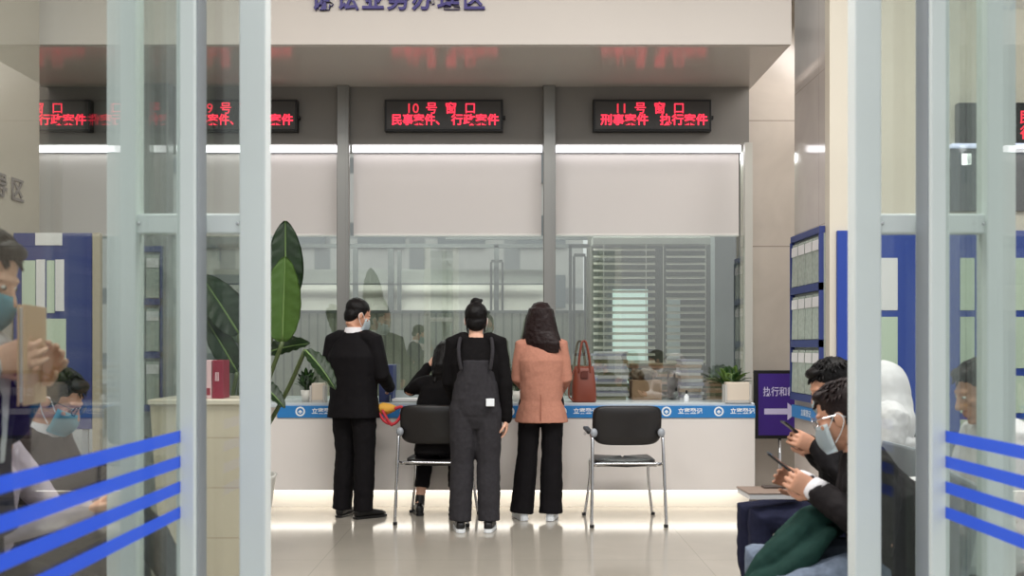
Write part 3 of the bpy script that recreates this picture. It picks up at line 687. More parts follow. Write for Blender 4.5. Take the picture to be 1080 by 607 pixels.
    if st in ('long',):
        b = bmn(); L = hr.get('len', .3); W = hr.get('w', 1)
        for i in range(46):
            a = -2.7+5.4*i/45+random.uniform(-.05, .05); x, y = math.sin(a), -math.cos(a); ln = L*random.uniform(.85, 1.08)
            fl_ = random.uniform(-.01, .03)
            tube(b, smooth_path([H(x*.05, y*.05-.02, .115), H(x*.088, y*.1-.022, .05), H(x*.108*W, y*.088-.025, -.06), hc+r*(x*.125*W+fl_)+V(0, 0, -ln*.7)+f*(y*.065-.045), hc+r*(x*.118*W+fl_*2.5)+V(0, 0, -ln)+f*(y*.05-.06)], 4), [.0075]*13+[.006, .005, .004, .001], 5)
        obj('strands', b, hr['m'], hd_, True)
    elif st == 'short':
        b = bmn()
        for i in range(150):
            a = random.uniform(-PI, PI); ph = random.uniform(.25, 1.3); x, y, z = math.sin(a)*math.sin(ph), math.cos(a)*math.sin(ph), math.cos(ph)
            p0 = H(x*.08, y*.095-.022, z*.085+.045); dn = (r*x*.7+f*(y*.5+.25)-u*.75*(1-z)+r*random.uniform(-.3, .3)).normalized()
            tube(b, [p0, p0+dn*.016+(r*x+f*y+u*z)*.003, p0+dn*.034], [.0045, .004, .001], 5)
        obj('strands', b, hr['m'], hd_, True)
    if hr.get('clip'):
        b = bmn(); cpos = H(*hr['clip'])
        for i in range(4): ell(b, cpos+r*(i*.018-.027)+u*(i*.006), (.011, .008, .009))
        obj('hair_clip', b, M_white, hd_, True)
    # --- mask, spectacles
    if cfg.get('mask'):
        b = bmn(); g_ = []; nu, nv = 13, 8
        for j in range(nv):
            row = []
            for i in range(nu):
                a = -1.25+2.5*i/(nu-1); z = -.012-.105*j/(nv-1); bul = math.sin(PI*min(1, j/(nv-1)*.9+.08))
                row.append(b.verts.new(H(math.sin(a)*(.0735-.012*j/(nv-1)), .018+math.cos(a)*(.084+.024*bul*math.cos(a)), z)))
            g_.append(row)
        for j in range(nv-1):
            for i in range(nu-1): b.faces.new((g_[j][i], g_[j][i+1], g_[j+1][i+1], g_[j+1][i]))
        bmesh.ops.solidify(b, geom=list(b.faces), thickness=.003)
        mk = obj('mask', b, cfg['mask'], t, True)
        for s_ in (-1, 1):
            b = bmn(); tube(b, smooth_path([H(s_*.07, .045, -.03), H(s_*.083, .0, .012), H(s_*.086, -.022, -.012), H(s_*.08, .0, -.05), H(s_*.066, .04, -.085)]), .0018, 5); obj('ear_loop', b, M_white, mk)
    if cfg.get('glasses'):
        b = bmn()
        for s_ in (-1, 1):
            tube(b, [H(s_*.035+.025*math.cos(2*PI*k/20), .106-.010*abs(math.cos(2*PI*k/20)), .004+.019*math.sin(2*PI*k/20)) for k in range(21)], .0018, 6)
            tube(b, [H(s_*.061, .097, .01), H(s_*.08, .05, .01), H(s_*.084, -.01, .006), H(s_*.08, -.03, -.01)], .0018, 6)
        tube(b, [H(-.01, .106, .008), H(0, .110, .01), H(.01, .106, .008)], .0018, 6)
        gl = obj('spectacles', b, M_chrome if cfg['glasses'] == 1 else M_black, t)
        for s_ in (-1, 1):
            b = bmn(); ell(b, H(s_*.035, .104, .004), (.024, .001, .018), M, 16, 6); obj('lens', b, M_lens, gl, True)
    t['_top'] = top.name
    return t, top, bo

def standing(h=1.72, **kw):
    k = h/1.72
    J = dict(pel=V(0, 0, .95), chest=V(0, 0, 1.27), neck=V(0, 0, 1.475), head=V(0, .02, 1.607),
             shL=V(-.185, 0, 1.40), elL=V(-.225, -.02, 1.12), wrL=V(-.225, .04, .88), hdL=V(0, .12, -1), hnL=V(1, 0, 0),
             shR=V(.185, 0, 1.40), elR=V(.225, -.02, 1.12), wrR=V(.225, .04, .88), hdR=V(0, .12, -1), hnR=V(-1, 0, 0),
             hipL=V(-.09, 0, .92), knL=V(-.1, .01, .50), anL=V(-.1, -.02, .088), toeL=V(-.115, .15, .03),
             hipR=V(.09, 0, .92), knR=V(.1, .01, .50), anR=V(.1, -.02, .088), toeR=V(.115, .15, .03))
    for a in list(J):
        if a[:2] not in ('hd', 'hn'):
            J[a] = J[a]*k
            if a[:2] == 'an': J[a].z = .088
            if a[:3] == 'toe': J[a].z = .03
    J.update(kw); return J
def seated(**kw):
    J = dict(pel=V(0, 0, .56), chest=V(0, .02, .86), neck=V(0, .05, 1.06), head=V(0, .09, 1.19),
             shL=V(-.185, .03, .99), elL=V(-.225, .10, .72), wrL=V(-.12, .33, .76), hdL=V(.3, .9, .15), hnL=V(.2, -.1, 1),
             shR=V(.185, .03, .99), elR=V(.225, .10, .72), wrR=V(.12, .33, .76), hdR=V(-.3, .9, .15), hnR=V(-.2, -.1, 1),
             hipL=V(-.09, .03, .545), knL=V(-.11, .46, .53), anL=V(-.11, .42, .088), toeL=V(-.12, .57, .03),
             hipR=V(.09, .03, .545), knR=V(.11, .46, .53), anR=V(.11, .42, .088), toeR=V(.12, .57, .03))
    J.update(kw); return J

# 1 man in a black suit, turned a little to the right
J = standing(1.72, elL=V(-.245, .0, 1.13), wrL=V(-.12, .24, 1.06), hdL=V(.6, .7, .1), hnL=V(.4, -.3, .9), elR=V(.245, .02, 1.13), wrR=V(.17, .27, 1.02), hdR=V(-.2, .9, -.1), hnR=V(-.9, 0, .2),
             hyaw=R(-38), hpitch=R(22), head=V(.02, .035, 1.60), hem=V(0, 0, .79), knL=V(-.09, .03, .5), anL=V(-.105, .0, .088), toeL=V(-.13, .17, .03), knR=V(.1, .0, .5), anR=V(.10, -.02, .088), toeR=V(.19, .12, .03))
man, top, bo = person('man in black suit standing at left of the counter, head bowed right', (P(373, 0, 7.5).x, 7.5, 0), R(-22), J, M_skin,
       dict(top=dict(name='suit_jacket', m=M_suit, collar=M_whitec, hemr=(.222, .155), loose=.02, sleeve=1.16, wr=.008), bottom=dict(name='trousers', m=M_trous, k=1.1, flare=.012, end=-.03), shoe=dict(m=M_shoe, sole_h=.016), hair=dict(style='crop', m=M_hair), mask=M_mask, wide=1.06))
# 2 woman in black seated at the counter
J = seated(head=V(.06, .11, 1.265), hyaw=R(22), hpitch=R(18), hroll=R(6), neck=V(.03, .07, 1.12), chest=V(.01, .05, .90), shL=V(-.14, .07, 1.05), shR=V(.17, .06, 1.04), elL=V(-.235, .15, .99), wrL=V(-.10, .24, 1.18), hdL=V(.45, .0, .7), hnL=V(.7, .3, -.2),
           elR=V(.215, .22, .84), wrR=V(.14, .42, .92), hdR=V(-.3, .9, .1), hnR=V(-.2, -.1, -1), knL=V(-.12, .37, .53), anL=V(-.17, .24, .088), toeL=V(-.2, .38, .03), knR=V(.13, .37, .53), anR=V(.11, .24, .088), toeR=V(.13, .39, .03))
sw, top, bo = person('woman in black seated at the counter, white clip in black hair', (P(462, 0, 7.44).x, 7.38, 0), R(-1), J, M_skin2,
       dict(top=dict(name='sweater', m=M_knit, hemr=(.18, .13), sleeve=1.0), bottom=dict(name='cropped_trousers', m=M_trous, k=1.0, end=.13), shoe=dict(m=M_shoe, h=.06), hair=dict(style='long', m=M_hair, len=.2, clip=(.045, -.135, .03)), mask=M_mask, wide=.95))
# 3 woman in charcoal overalls
J = standing(1.655, shL=V(-.165, 0, 1.38), shR=V(.165, 0, 1.38), elL=V(-.2, .04, 1.09), wrL=V(-.15, .2, .93), elR=V(.215, -.03, 1.07), wrR=V(.225, .0, .82), hdR=V(-.05, .1, -1), hem=V(0, 0, .98), knL=V(-.10, .01, .5), anL=V(-.115, -.02, .088), toeL=V(-.13, .15, .03), knR=V(.09, .01, .5), anR=V(.095, -.02, .088), toeR=V(.11, .15, .03))
ow, top, bo = person('woman in charcoal overalls over black sweater, hair in topknot, seen from behind', (P(502, 0, 6.95).x, 6.95, 0), R(1), J, M_skin2,
       dict(top=dict(name='sweater', m=M_knit, hemr=(.165, .12), loose=.0, sleeve=1.02), bottom=dict(name='overalls', m=M_denimk, k=1.16, flare=.012, end=-.01, wr=.011, bib=((.75, .10, .085), (.82, .155, .11), (.88, .178, .124), (.98, .176, .134), (1.08, .163, .138), (1.18, .148, .142), (1.25, .132, .142))), shoe=dict(m=M_shoe, sole=M_white, sole_h=.026), hair=dict(style='bun', m=M_hair), mask=M_mask, wide=1.0))
for s_ in (-1, 1):
    b = bmn(); tube(b, smooth_path([(s_*.105, -.135, 1.19), (s_*.118, -.142, 1.27), (s_*.122, -.118, 1.345), (s_*.112, -.035, 1.412), (s_*.105, .06, 1.395), (s_*.11, .13, 1.30), (s_*.115, .14, 1.22)]), .0135, 8, True, (0, 1, 0)); obj('strap', b, M_denimk, bo, True)
b = bmn(); box2(b, (.075, -.158, .92), (.135, -.128, .975), .003); obj('white_patch', b, M_white, bo)
# 4 woman in salmon jacket
J = standing(1.68, hyaw=R(-12), shL=V(-.15, 0, 1.36), shR=V(.15, 0, 1.36), elL=V(-.185, .0, 1.10), wrL=V(-.12, .22, 1.0), hdL=V(.5, .8, .1), hnL=V(.4, -.2, .9), elR=V(.19, .0, 1.10), wrR=V(.14, .22, 1.0), hdR=V(-.5, .8, .1), hnR=V(-.4, -.2, .9), hem=V(0, 0, .76),
             knL=V(-.11, .0, .5), anL=V(-.15, -.02, .088), toeL=V(-.2, .13, .03), knR=V(.08, .0, .5), anR=V(.075, -.02, .088), toeR=V(.09, .15, .03), waist=V(0, 0, 1.0))
pw, top, bo = person('woman in salmon jacket and black trousers with long dark hair', (P(571, 0, 7.42).x, 7.42, 0), R(-4), J, M_skin2,
       dict(top=dict(name='jacket', m=M_salmon, hemr=(.212, .165), loose=.014, sleeve=1.0, wr=.01), bottom=dict(name='wide_trousers', m=M_trous, k=.98, flare=.036, end=-.035, wr=.01), shoe=dict(m=M_white, sole=M_white, sole_h=.028), hair=dict(style='long', m=M_hairb, len=.27, w=1.12), mask=M_mask, wide=.92))
b = bmn(); tube(b, [(0, -.166, .78), (0, -.152, .98)], .003, 6); obj('back_vent', b, mat('salmon_seam', (150, 90, 72), .9), top)

# 5 near seated man with spectacles, phone and jeans
J = seated(pel=V(0, 0, .56), chest=V(0, .05, .82), neck=V(0, .11, .985), head=V(0, .165, 1.098), hpitch=R(20), hyaw=R(-24), shL=V(-.19, .08, .925), shR=V(.19, .08, .925),
           elL=V(-.25, .07, .70), wrL=V(-.11, .26, .83), hdL=V(.15, .85, .4), hnL=V(.9, .1, .1), curlL=.62, elR=V(.24, .1, .70), wrR=V(.10, .29, .83), hdR=V(-.2, .85, .35), hnR=V(-.9, .1, .1), curlR=.55,
           hem=V(0, -.02, .50), knL=V(-.2, .36, .50), anL=V(-.2, .36, .088), toeL=V(-.21, .51, .03))
m5loc = (1.37, 3.42, 0)
m5, top5, bo5 = person('near seated man in black jacket and grey jeans, wearing spectacles, using a phone', m5loc, R(78), J, M_skin,
       dict(top=dict(name='jacket', m=mat('black_jacket', (34, 30, 31), .7, spec=.12, bump=.3, bscale=200), hemr=(.2, .15), loose=.022, sleeve=1.16, cuff=M_whitec, wr=.02), bottom=dict(name='jeans', m=M_jeans, k=1.06, end=0, wr=.02), shoe=dict(m=M_shoe), hair=dict(style='short', m=M_hairb), mask=M_mask, glasses=1), .006)
# 6 seated man behind him
J = seated(pel=V(0, 0, .58), head=V(0, .11, 1.165), chest=V(0, .03, .86), neck=V(0, .06, 1.04), hpitch=R(26), elL=V(-.24, .12, .76), wrL=V(-.06, .19, .885), hdL=V(.1, .8, .35), hnL=V(.9, .1, .1), elR=V(.24, .06, .76), wrR=V(.07, .19, .885), hdR=V(-.1, .8, .35), hnR=V(-.9, .1, .1), curlL=.6, curlR=.6,
           knL=V(-.1, .47, .56), knR=V(.12, .47, .545))
m6loc = (1.60, 4.42, 0)
m6, top6, bo6 = person('seated man in black jacket and navy trousers with papers on his lap', m6loc, R(90), J, M_skin,
       dict(top=dict(name='jacket', m=M_suit, hemr=(.19, .14), loose=.02, sleeve=1.15, wr=.018), bottom=dict(name='trousers', m=M_navy, k=1.05), shoe=dict(m=M_shoe), hair=dict(style='short', m=M_hair), mask=M_mask), .007)
# 7 hooded person in white behind the post
J = seated(head=V(0, .06, 1.13), neck=V(0, .03, 1.0), hpitch=R(15))
m7, top7, bo7 = person('seated person in a white padded coat half hidden behind door post', (1.97, 5.0, 0), R(90), J, M_skin2,
       dict(top=dict(name='padded_coat', m=M_whitec, hemr=(.21, .17), loose=.03, sleeve=1.3, wr=.02), bottom=dict(name='trousers', m=M_jeans, k=1.05), shoe=dict(m=M_shoe), hair=dict(style='long', m=M_hair, len=.2), mask=M_mask), .008)
b = bmn(); ell(b, (0, .02, 1.11), (.14, .145, .17)); ell(b, (0, .015, 1.03), (.165, .15, .15)); ell(b, (0, .01, .95), (.2, .155, .17)); ell(b, (0, .04, .86), (.21, .16, .16)); blob('hood', b, M_whitec, top7, .009, 8, .5, .012, .1)
# 8 person in white at the far right
J = seated(hpitch=R(20), head=V(0, .1, 1.17))
m8, top8, bo8 = person('seated person in white top far right behind the blue striped glass', (2.0, 3.84, 0), R(88), J, M_skin,
       dict(top=dict(name='shirt', m=M_whitec, hemr=(.19, .15), loose=.014, sleeve=1.1), bottom=dict(name='trousers', m=mat('pale_trousers', (200, 206, 204), .8), k=1.05), shoe=dict(m=M_white), hair=dict(style='short', m=M_hairb)), .008)
# 9 seated man left
J = seated(pel=V(0, 0, .56), chest=V(0, .06, .84), neck=V(0, .12, 1.02), head=V(0, .18, 1.135), hpitch=R(30), shL=V(-.19, .09, .96), shR=V(.19, .09, .96), elL=V(-.24, .16, .74), wrL=V(-.08, .38, .84), hdL=V(.1, .8, .5), hnL=V(.9, .1, .1), curlL=.6, elR=V(.24, .16, .74), wrR=V(.08, .38, .88), hdR=V(-.1, .8, .3), hnR=V(-.9, .1, .1), curlR=.6, knR=V(.05, .50, .70), anR=V(-.04, .66, .38), toeR=V(-.06, .79, .30))
m9loc = (-2.03, 3.85, 0)
m9, top9, bo9 = person('seated man in spectacles and blue mask behind the left striped glass', m9loc, R(-88), J, M_skin,
       dict(top=dict(name='jacket', m=mat('dark_brown_jacket', (44, 34, 36), .7, spec=.12, bump=.2, bscale=200), hemr=(.2, .15), loose=.02, sleeve=1.12, collar=M_whitec), bottom=dict(name='trousers', m=M_trous, k=1.05), shoe=dict(m=M_shoe), hair=dict(style='short', m=M_hair), mask=M_maskb, glasses=2), .007)
# 10 seated at the left edge
J = seated(hpitch=R(20), head=V(0, .12, 1.125), neck=V(0, .07, 1.0), elL=V(-.23, .2, .74), wrL=V(-.1, .46, .80), elR=V(.23, .2, .74), wrR=V(.1, .46, .80))
m10loc = (-1.90, 3.28, 0)
m10, top10, bo10 = person('seated person in pale grey top cut by the left picture edge', m10loc, R(-90), J, M_skin,
       dict(top=dict(name='sweater', m=mat('pale_grey_knit', (168, 156, 168), .8, bump=.2, bscale=200), hemr=(.19, .15), loose=.015), bottom=dict(name='trousers', m=M_trous, k=1.05), shoe=dict(m=M_shoe), hair=dict(style='short', m=M_hair), glasses=2), .007)
# 11 standing reader outside, left
J = standing(1.66, hpitch=R(24), head=V(0, .07, 1.53), neck=V(0, .02, 1.42), elL=V(-.25, .06, 1.12), wrL=V(-.09, .16, 1.27), hdL=V(.15, .75, .5), hnL=V(.9, -.1, .1), elR=V(.24, .06, 1.12), wrR=V(.09, .13, 1.30), hdR=V(-.2, .8, .3), hnR=V(-.8, -.1, .2), curlL=.5, curlR=.5)
m11loc = (-1.43, 2.40, 0)
m11, top11, bo11 = person('standing person in dark coat, white collar and blue mask reading a folder', m11loc, R(-84), J, M_skin2,
       dict(top=dict(name='coat', m=mat('navy_coat', (36, 38, 62), .75, spec=.12, bump=.2, bscale=200), hemr=(.2, .15), loose=.015, collar=M_whitec, cuff=M_whitec), bottom=dict(name='trousers', m=M_navy, k=1.0), shoe=dict(m=M_shoe), hair=dict(style='short', m=M_hair), mask=M_maskb), .006)
b = bmn(); loft(b, [ring((0, .0, 1.43), (.075, 0, 0), (0, .085, 0), 16), ring((0, .07, 1.36), (.06, 0, 0), (0, .09, 0), 16), ring((0, .08, 1.2), (.035, 0, 0), (0, .07, 0), 16), ring((0, .08, 1.05), (.02, 0, 0), (0, .06, 0), 16)]); blob('shirt_front', b, M_whitec, top11, .008, 2)

def w_of(loc, rz, p): return Vector(loc)+Matrix.Rotation(rz, 3, 'Z') @ Vector(p)
def phone(label, c, rz, pitch, grp=None):
    t = thing('phone', label, 'phone', c, rz); M = Matrix.Rotation(pitch, 3, 'X')
    b = bmn(); box(b, (0, 0, 0), (.072, .15, .008), M, .003, 2); obj('case', b, M_black, t)
    b = bmn(); box(b, M @ V(0, 0, .0045), (.064, .138, .001), M); obj('screen', b, mat('phone_screen', (40, 46, 58), .1), t)
    return t
phone('dark phone in the hands of the near man in jeans', w_of(m5loc, R(78), (-.0, .375, .91)), R(78), R(38))
phone('dark phone held by the man in navy trousers', w_of(m6loc, R(90), (.0, .28, .955)), R(90), R(38))
phone('dark phone held by seated man in blue mask at left', w_of(m9loc, R(-88), (.0, .47, .935)), R(-88), R(38))
# folder held by the standing reader
fc = P(31, 374, 2.42)
t = thing('folder', 'tan card folder held upright by the standing person at left', 'folder', fc, R(106))
for s_ in (-1, 1):
    b = bmn(); box(b, (0, s_*.013, 0), (.20, .004, .25), Matrix.Rotation(s_*R(4), 3, 'Z'), .001); obj('cover', b, M_tan, t)
b = bmn(); box(b, (.004, 0, 0), (.19, .014, .235)); obj('pages', b, M_paper, t)
# papers on the second man's lap
c = w_of(m6loc, R(90), (-.05, .42, .66))
t = thing('document_folder', 'brown document folder over white papers on the navy trousered lap', 'folder', c, R(92))
b = bmn(); box(b, (0, 0, .012), (.20, .23, .022), None, .002); obj('papers', b, M_paper, t)
b = bmn(); box(b, (0, 0, .028), (.21, .24, .006), None, .002); obj('cover', b, mat('brown_cover', (130, 112, 100), .6), t)
b = bmn(); box(b, (.05, -.05, .036), (.05, .12, .010), None, .002); obj('clip', b, mat('dark_brown', (70, 58, 52), .5), t)
# dark green coat bundled across the near man's lap
b = bmn(); q = lambda px, py, Y: P(px, py, Y)
A = [q(890, 545, 3.60), q(868, 552, 3.60), q(842, 566, 3.58), q(818, 588, 3.55), q(804, 620, 3.52), q(800, 650, 3.5)]
loft(b, [ring(p, (rx*.55, 0, rx), (0, ry, 0), 18) for p, rx, ry in zip(A, (.06, .09, .105, .10, .08, .05), (.10, .15, .18, .19, .18, .15))])
tube(b, [q(884, 536, 3.46), q(856, 552, 3.42), q(830, 578, 3.40), q(806, 594, 3.40), q(788, 622, 3.42)], [.035, .055, .06, .05, .035], 12, True)
tube(b, [q(876, 562, 3.36), q(852, 585, 3.34), q(826, 606, 3.34), q(800, 612, 3.36)], [.03, .04, .045, .035], 12, True)
cg = blob('green_coat', b, M_greenc, None, .006, 3, .5, .03, .13); tag(cg, 'dark green coat bundled over the near man\'s lap', 'coat')
b = bmn()
for k in range(2): ell(b, q(857-k*12, 592-k*22, 3.34+.03*k), (.008, .006, .008))
obj('button', b, M_white, cg, True)

# waiting chairs under the seated people
def waiting_chair(label, loc, rz, first=[]):
    if first: return dup(first[0], loc, rz, label)
    t = thing('waiting_chair', label, 'chair', loc, rz, 'steel waiting chairs'); first.append(t)
    b = bmn(); box(b, (0, .1, .425), (.50, .46, .03), Matrix.Rotation(R(3), 3, 'X'), .012, 2); obj('seat', b, M_alu_g, t)
    b = bmn(); box(b, (0, -.20, .68), (.50, .03, .42), Matrix.Rotation(R(10), 3, 'X'), .012, 2); obj('backrest', b, M_alu_g, t)
    for s_ in (-1, 1):
        b = bmn(); tube(b, smooth_path([(s_*.22, .27, .0), (s_*.22, .12, .36), (s_*.22, -.08, .36), (s_*.22, -.22, .0)]), .016, 8); obj('leg', b, M_chrome, t, True)
    return t
for lb, lc, a in (('steel waiting chair under the near man in jeans', m5loc, 78), ('steel waiting chair under the man in navy trousers', m6loc, 90), ('steel waiting chair under the person in white padded coat', (1.97, 5.0, 0), 90), ('steel waiting chair under the person in white top far right', (2.0, 3.84, 0), 88),
                  ('steel waiting chair under the man in blue mask at left', m9loc, -88), ('steel waiting chair under the person at the left picture edge', m10loc, -90)):
    waiting_chair(lb, lc, R(a))

# ------------------------------------------------------------------ plinth, plants, things on the counter
YPn = 5.3
t = thing('plinth', 'tall cream stone plinth beside the potted plant', 'plinth', (P(216, 0, YPn).x, YPn+.2, 0))
a0, a1 = P(162, 0, YPn).x-P(216, 0, YPn).x, -1.50-P(216, 0, YPn).x; zp = P(0, 421, YPn).z
b = bmn(); loft(b, [[V(a0+.05, -.2, 0), V(a1, -.2, 0), V(a1, .2, 0), V(a0+.05, .2, 0)], [V(a0-.02, -.2, zp-.03), V(a1, -.2, zp-.03), V(a1, .2, zp-.03), V(a0-.02, .2, zp-.03)]]); obj('body', b, M_stone, t)
b = bmn(); box2(b, (a0-.03, -.215, zp-.03), (a1+.01, .215, zp), .005); obj('top_slab', b, mat('cream_top', (226, 214, 196), .3), t)
t = thing('leaflet_box', 'maroon box with white lettering standing on the stone plinth', 'box', (P(233, 0, 5.45).x, 5.45, zp))
hb = .218
b = bmn(); box2(b, (-.032, -.06, 0), (.032, .06, hb), .003); obj('carton', b, M_maroon, t)
b = bmn(); 
for k in range(3): box2(b, (-.014+k*.008, -.0615, .10), (-.009+k*.008, -.06, .15))
obj('print', b, M_pink, t)
t = thing('leaflet_box', 'pale pink box beside the maroon box on the plinth', 'box', (P(222, 0, 5.45).x, 5.45, zp))
b = bmn(); box2(b, (-.026, -.06, 0), (.024, .06, hb), .003); obj('carton', b, M_pink, t)
b = bmn(); box2(b, (-.02, -.0615, .02), (.018, -.06, .06)); obj('print', b, M_maroon, t)

def big_leaf(name, parent, base, tip, wd, nrm, m, bend=.1, fold=.25):
    base, tip = Vector(base), Vector(tip); ax = tip-base; L = ax.length; ax.normalize(); nrm = Vector(nrm); nrm = (nrm-ax*nrm.dot(ax)).normalized(); sd = ax.cross(nrm)
    b = bmn(); nu, nv = 22, 8; g = []
    for i in range(nu+1):
        s_ = i/nu; hw = wd*.5*(math.sin(PI*min(1, s_**.85*.965+.03))**.6); c = base+ax*L*s_+nrm*(-bend*L*(s_**2)); row = []
        for j in range(-nv, nv+1):
            v = j/nv; row.append(b.verts.new(c+sd*hw*v+nrm*(abs(v)*hw*fold+.006*math.sin(s_*40+abs(v)*6)*abs(v)-.004*(j == 0))))
        g.append(row)
    for i in range(nu):
        for j in range(2*nv): b.faces.new((g[i][j], g[i][j+1], g[i+1][j+1], g[i+1][j]))
    bmesh.ops.solidify(b, geom=list(b.faces), thickness=.0025)
    o = obj(name, b, m, parent, True)
    b = bmn(); tube(b, [base+ax*L*k/10+nrm*(-bend*L*(k/10)**2-.002) for k in range(11)], [.009-.0007*k for k in range(11)], 6); obj('midrib', b, mat('midrib_green', (92, 118, 60), .45), o, True)
    return o
YQ = 6.1
pl = thing('potted_plant', 'tall potted plant with large paddle leaves left of the counter', 'plant', (P(243, 0, YQ).x, YQ, 0)); O = Vector(pl.location)
Q = lambda px, py, dy=0: P(px, py, YQ+dy)-O
b = bmn(); lathe(b, [(.20, 0), (.215, .02), (.285, .50), (.295, .52), (.27, .52), (.262, .46)]); obj('pot', b, M_pot, pl, True)
b = bmn(); lathe(b, [(.262, .44), (.262, .47), (.1, .485)]); obj('soil', b, mat('soil', (60, 44, 34), .95, noise=.3, nscale=60), pl, True)
root = V(.05, 0, .47)
LV = [((301, 322, .12), (301, 232, .16), .235, (.25, -1, .1), M_leaf_d, .04), ((298, 360, -.1), (299, 270, -.1), .255, (-.1, -1, .35), mat('leaf_mid_green', (88, 122, 54), .4, noise=.12, nscale=7), .06),
      ((252, 352, 0), (214, 288, -.1), .26, (.5, -1, .45), M_leaf_d, .12), ((250, 392, .0), (219, 336, -.15), .16, (.3, -1, .3), M_leaf_d, .2),
      ((281, 372, .05), (322, 356, .0), .16, (-.1, -.8, .8), M_leaf_d, .2), ((322, 369, -.2), (357, 402, -.3), .13, (.5, -.6, .6), M_leaf_d, .22),
      ((262, 365, .2), (236, 300, .25), .2, (.4, -1, .2), M_leaf, .1), ((270, 400, -.1), (300, 420, -.25), .11, (.2, -.6, .8), M_leaf_d, .25)]
for i, (bp, tp_, wd, nr, m_, bd) in enumerate(LV):
    B = Q(*bp); lf = big_leaf('leaf', pl, B, Q(*tp_), wd, nr, m_, bd)
    mid = root.lerp(B, .55)+V(.04*((i % 3)-1), .02, .06)
    b = bmn(); tube(b, smooth_path([root+V(.03*math.cos(i*2), .03*math.sin(i*2), 0), mid, B]), .014, 7); obj('stem', b, M_stem, pl, True)

def bushy(name, label, c, R_, H_, n, mts, pot=None, wd=.035):
    t = thing(name, label, 'plant', c)
    z0 = 0
    if pot:
        z0 = pot[1]; b = bmn(); lathe(b, [(pot[0]*.75, 0), (pot[0], z0), (pot[0]*.88, z0), (pot[0]*.85, z0*.8)], n=18); obj('pot', b, pot[2], t, True)
    for k, m_ in enumerate(mts):
        b = bmn()
        for i in range(n//len(mts)):
            a = random.uniform(0, 2*PI); e = random.uniform(.3, 1.0); base = V(.02*math.cos(a), .02*math.sin(a), z0)
            tip = V(R_*e*math.cos(a), R_*e*math.sin(a), z0+H_*random.uniform(.35, 1)*(1.15-.5*e)); ax = (tip-base); L = ax.length; sd = ax.cross(V(0, 0, 1)).normalized(); rows = []
            for j in range(7):
                s_ = j/6; p = base+ax*s_+V(0, 0, -.55*L*max(0, s_-.45)**1.6); ww = wd*math.sin(PI*min(1, max(0, (s_-.3)/.7))**.9)+.003
                rows.append([b.verts.new(p-sd*ww*.5), b.verts.new(p+V(0, 0, -.004)), b.verts.new(p+sd*ww*.5)])
            for ra, rb in zip(rows, rows[1:]):
                for q_ in (0, 1): b.faces.new((ra[q_], ra[q_+1], rb[q_+1], rb[q_]))
        bmesh.ops.solidify(b, geom=list(b.faces), thickness=.001)
        obj('foliage', b, m_, t, True)
    return t
ZT = .885
def onc(px, Y): return (P(px, 0, Y).x, Y, ZT)
bushy('potted_plant', 'leafy green plant on the counter beside marble wall', onc(770, 7.985), .19, .27, 70, (M_leaf_l, M_leaf), (.055, .12, mat('dark_pot', (70, 66, 52), .5)), .062)
bushy('potted_plant', 'small green plant on counter behind woman in salmon jacket', onc(545, 8.02), .1, .32, 50, (M_leaf, M_leaf_d), (.05, .09, M_pot), .035)
bushy('potted_plant', 'small trailing plant on the counter left of the suited man', onc(324, 7.95), .11, .26, 50, (M_leaf, M_leaf_d), (.055, .1, M_pot), .035)
def tissue(label, c, w_=.095, h=.17):
    t = thing('tissue_box', label, 'box', c); b = bmn(); box2(b, (-w_, -.05, .02), (w_, .05, h), .008, 2); obj('carton', b, mat('ivory_carton', (226, 212, 194), .4), t)
    b = bmn(); box2(b, (-w_-.012, -.06, 0), (-w_+.004, .06, h-.02)); box2(b, (w_-.004, -.06, 0), (w_+.012, .06, h-.02)); box2(b, (-w_, -.06, .0), (w_, .06, .022)); obj('stand', b, mat('pale_stand', (200, 196, 190), .4), t)
tissue('ivory box in a stand on the counter under the leafy plant', onc(777, 7.86))
tissue('ivory box on the counter left of the suited man', onc(336, 7.9), .05, .16)
# small white bottle
t = thing('bottle', 'small white bottle on the counter near the paper stacks', 'bottle', onc(724, 7.92))
b = bmn(); lathe(b, [(.018, 0), (.02, .005), (.02, .05), (.008, .062), (.008, .07)], n=14); obj('body', b, M_white, t, True)
b = bmn(); lathe(b, [(.009, .07), (.009, .095), (.004, .1)], n=12); obj('cap', b, M_shoe, t, True)
# blue file box beside suited man
t = thing('file_box', 'dark blue file box standing on counter beside the suited man', 'box', onc(409, 8.03))
b = bmn(); box2(b, (-.06, -.12, 0), (.06, .12, .31), .004); obj('box', b, mat('navy_file', (52, 62, 104), .5), t)
b = bmn(); box2(b, (-.03, -.123, .16), (.03, -.119, .25)); obj('label', b, M_paper, t)
# paper stacks and bundle behind glass
def stack(label, c, wd, dp, n, cols, grp='document stacks'):
    t = thing('document_stack', label, 'papers', c, random.uniform(-.1, .1), grp); z = 0
    for k in range(n):
        h = random.uniform(.016, .034); b = bmn(); box(b, (random.uniform(-.012, .012), random.uniform(-.01, .01), z+h/2), (wd*random.uniform(.93, 1), dp, h), Matrix.Rotation(random.uniform(-.06, .06), 3, 'Z'), .002); obj('file', b, cols[k % len(cols)], t); z += h+.0005
    return t
M_f1 = mat('file_white', (206, 200, 204), .7); M_f2 = mat('file_tan', (178, 150, 128), .7); M_f3 = mat('file_lilac', (158, 154, 176), .7); M_f4 = mat('file_olive', (120, 116, 90), .7)
stack('tall mixed stack of files behind the brown handbag', onc(643, 8.4), .28, .26, 16, (M_f4, M_f1, M_f3, M_f1))
stack('low pile of dark files behind glass above the cardboard bundle', onc(690, 8.72), .5, .24, 13, (M_f4, M_offdark, M_f2))
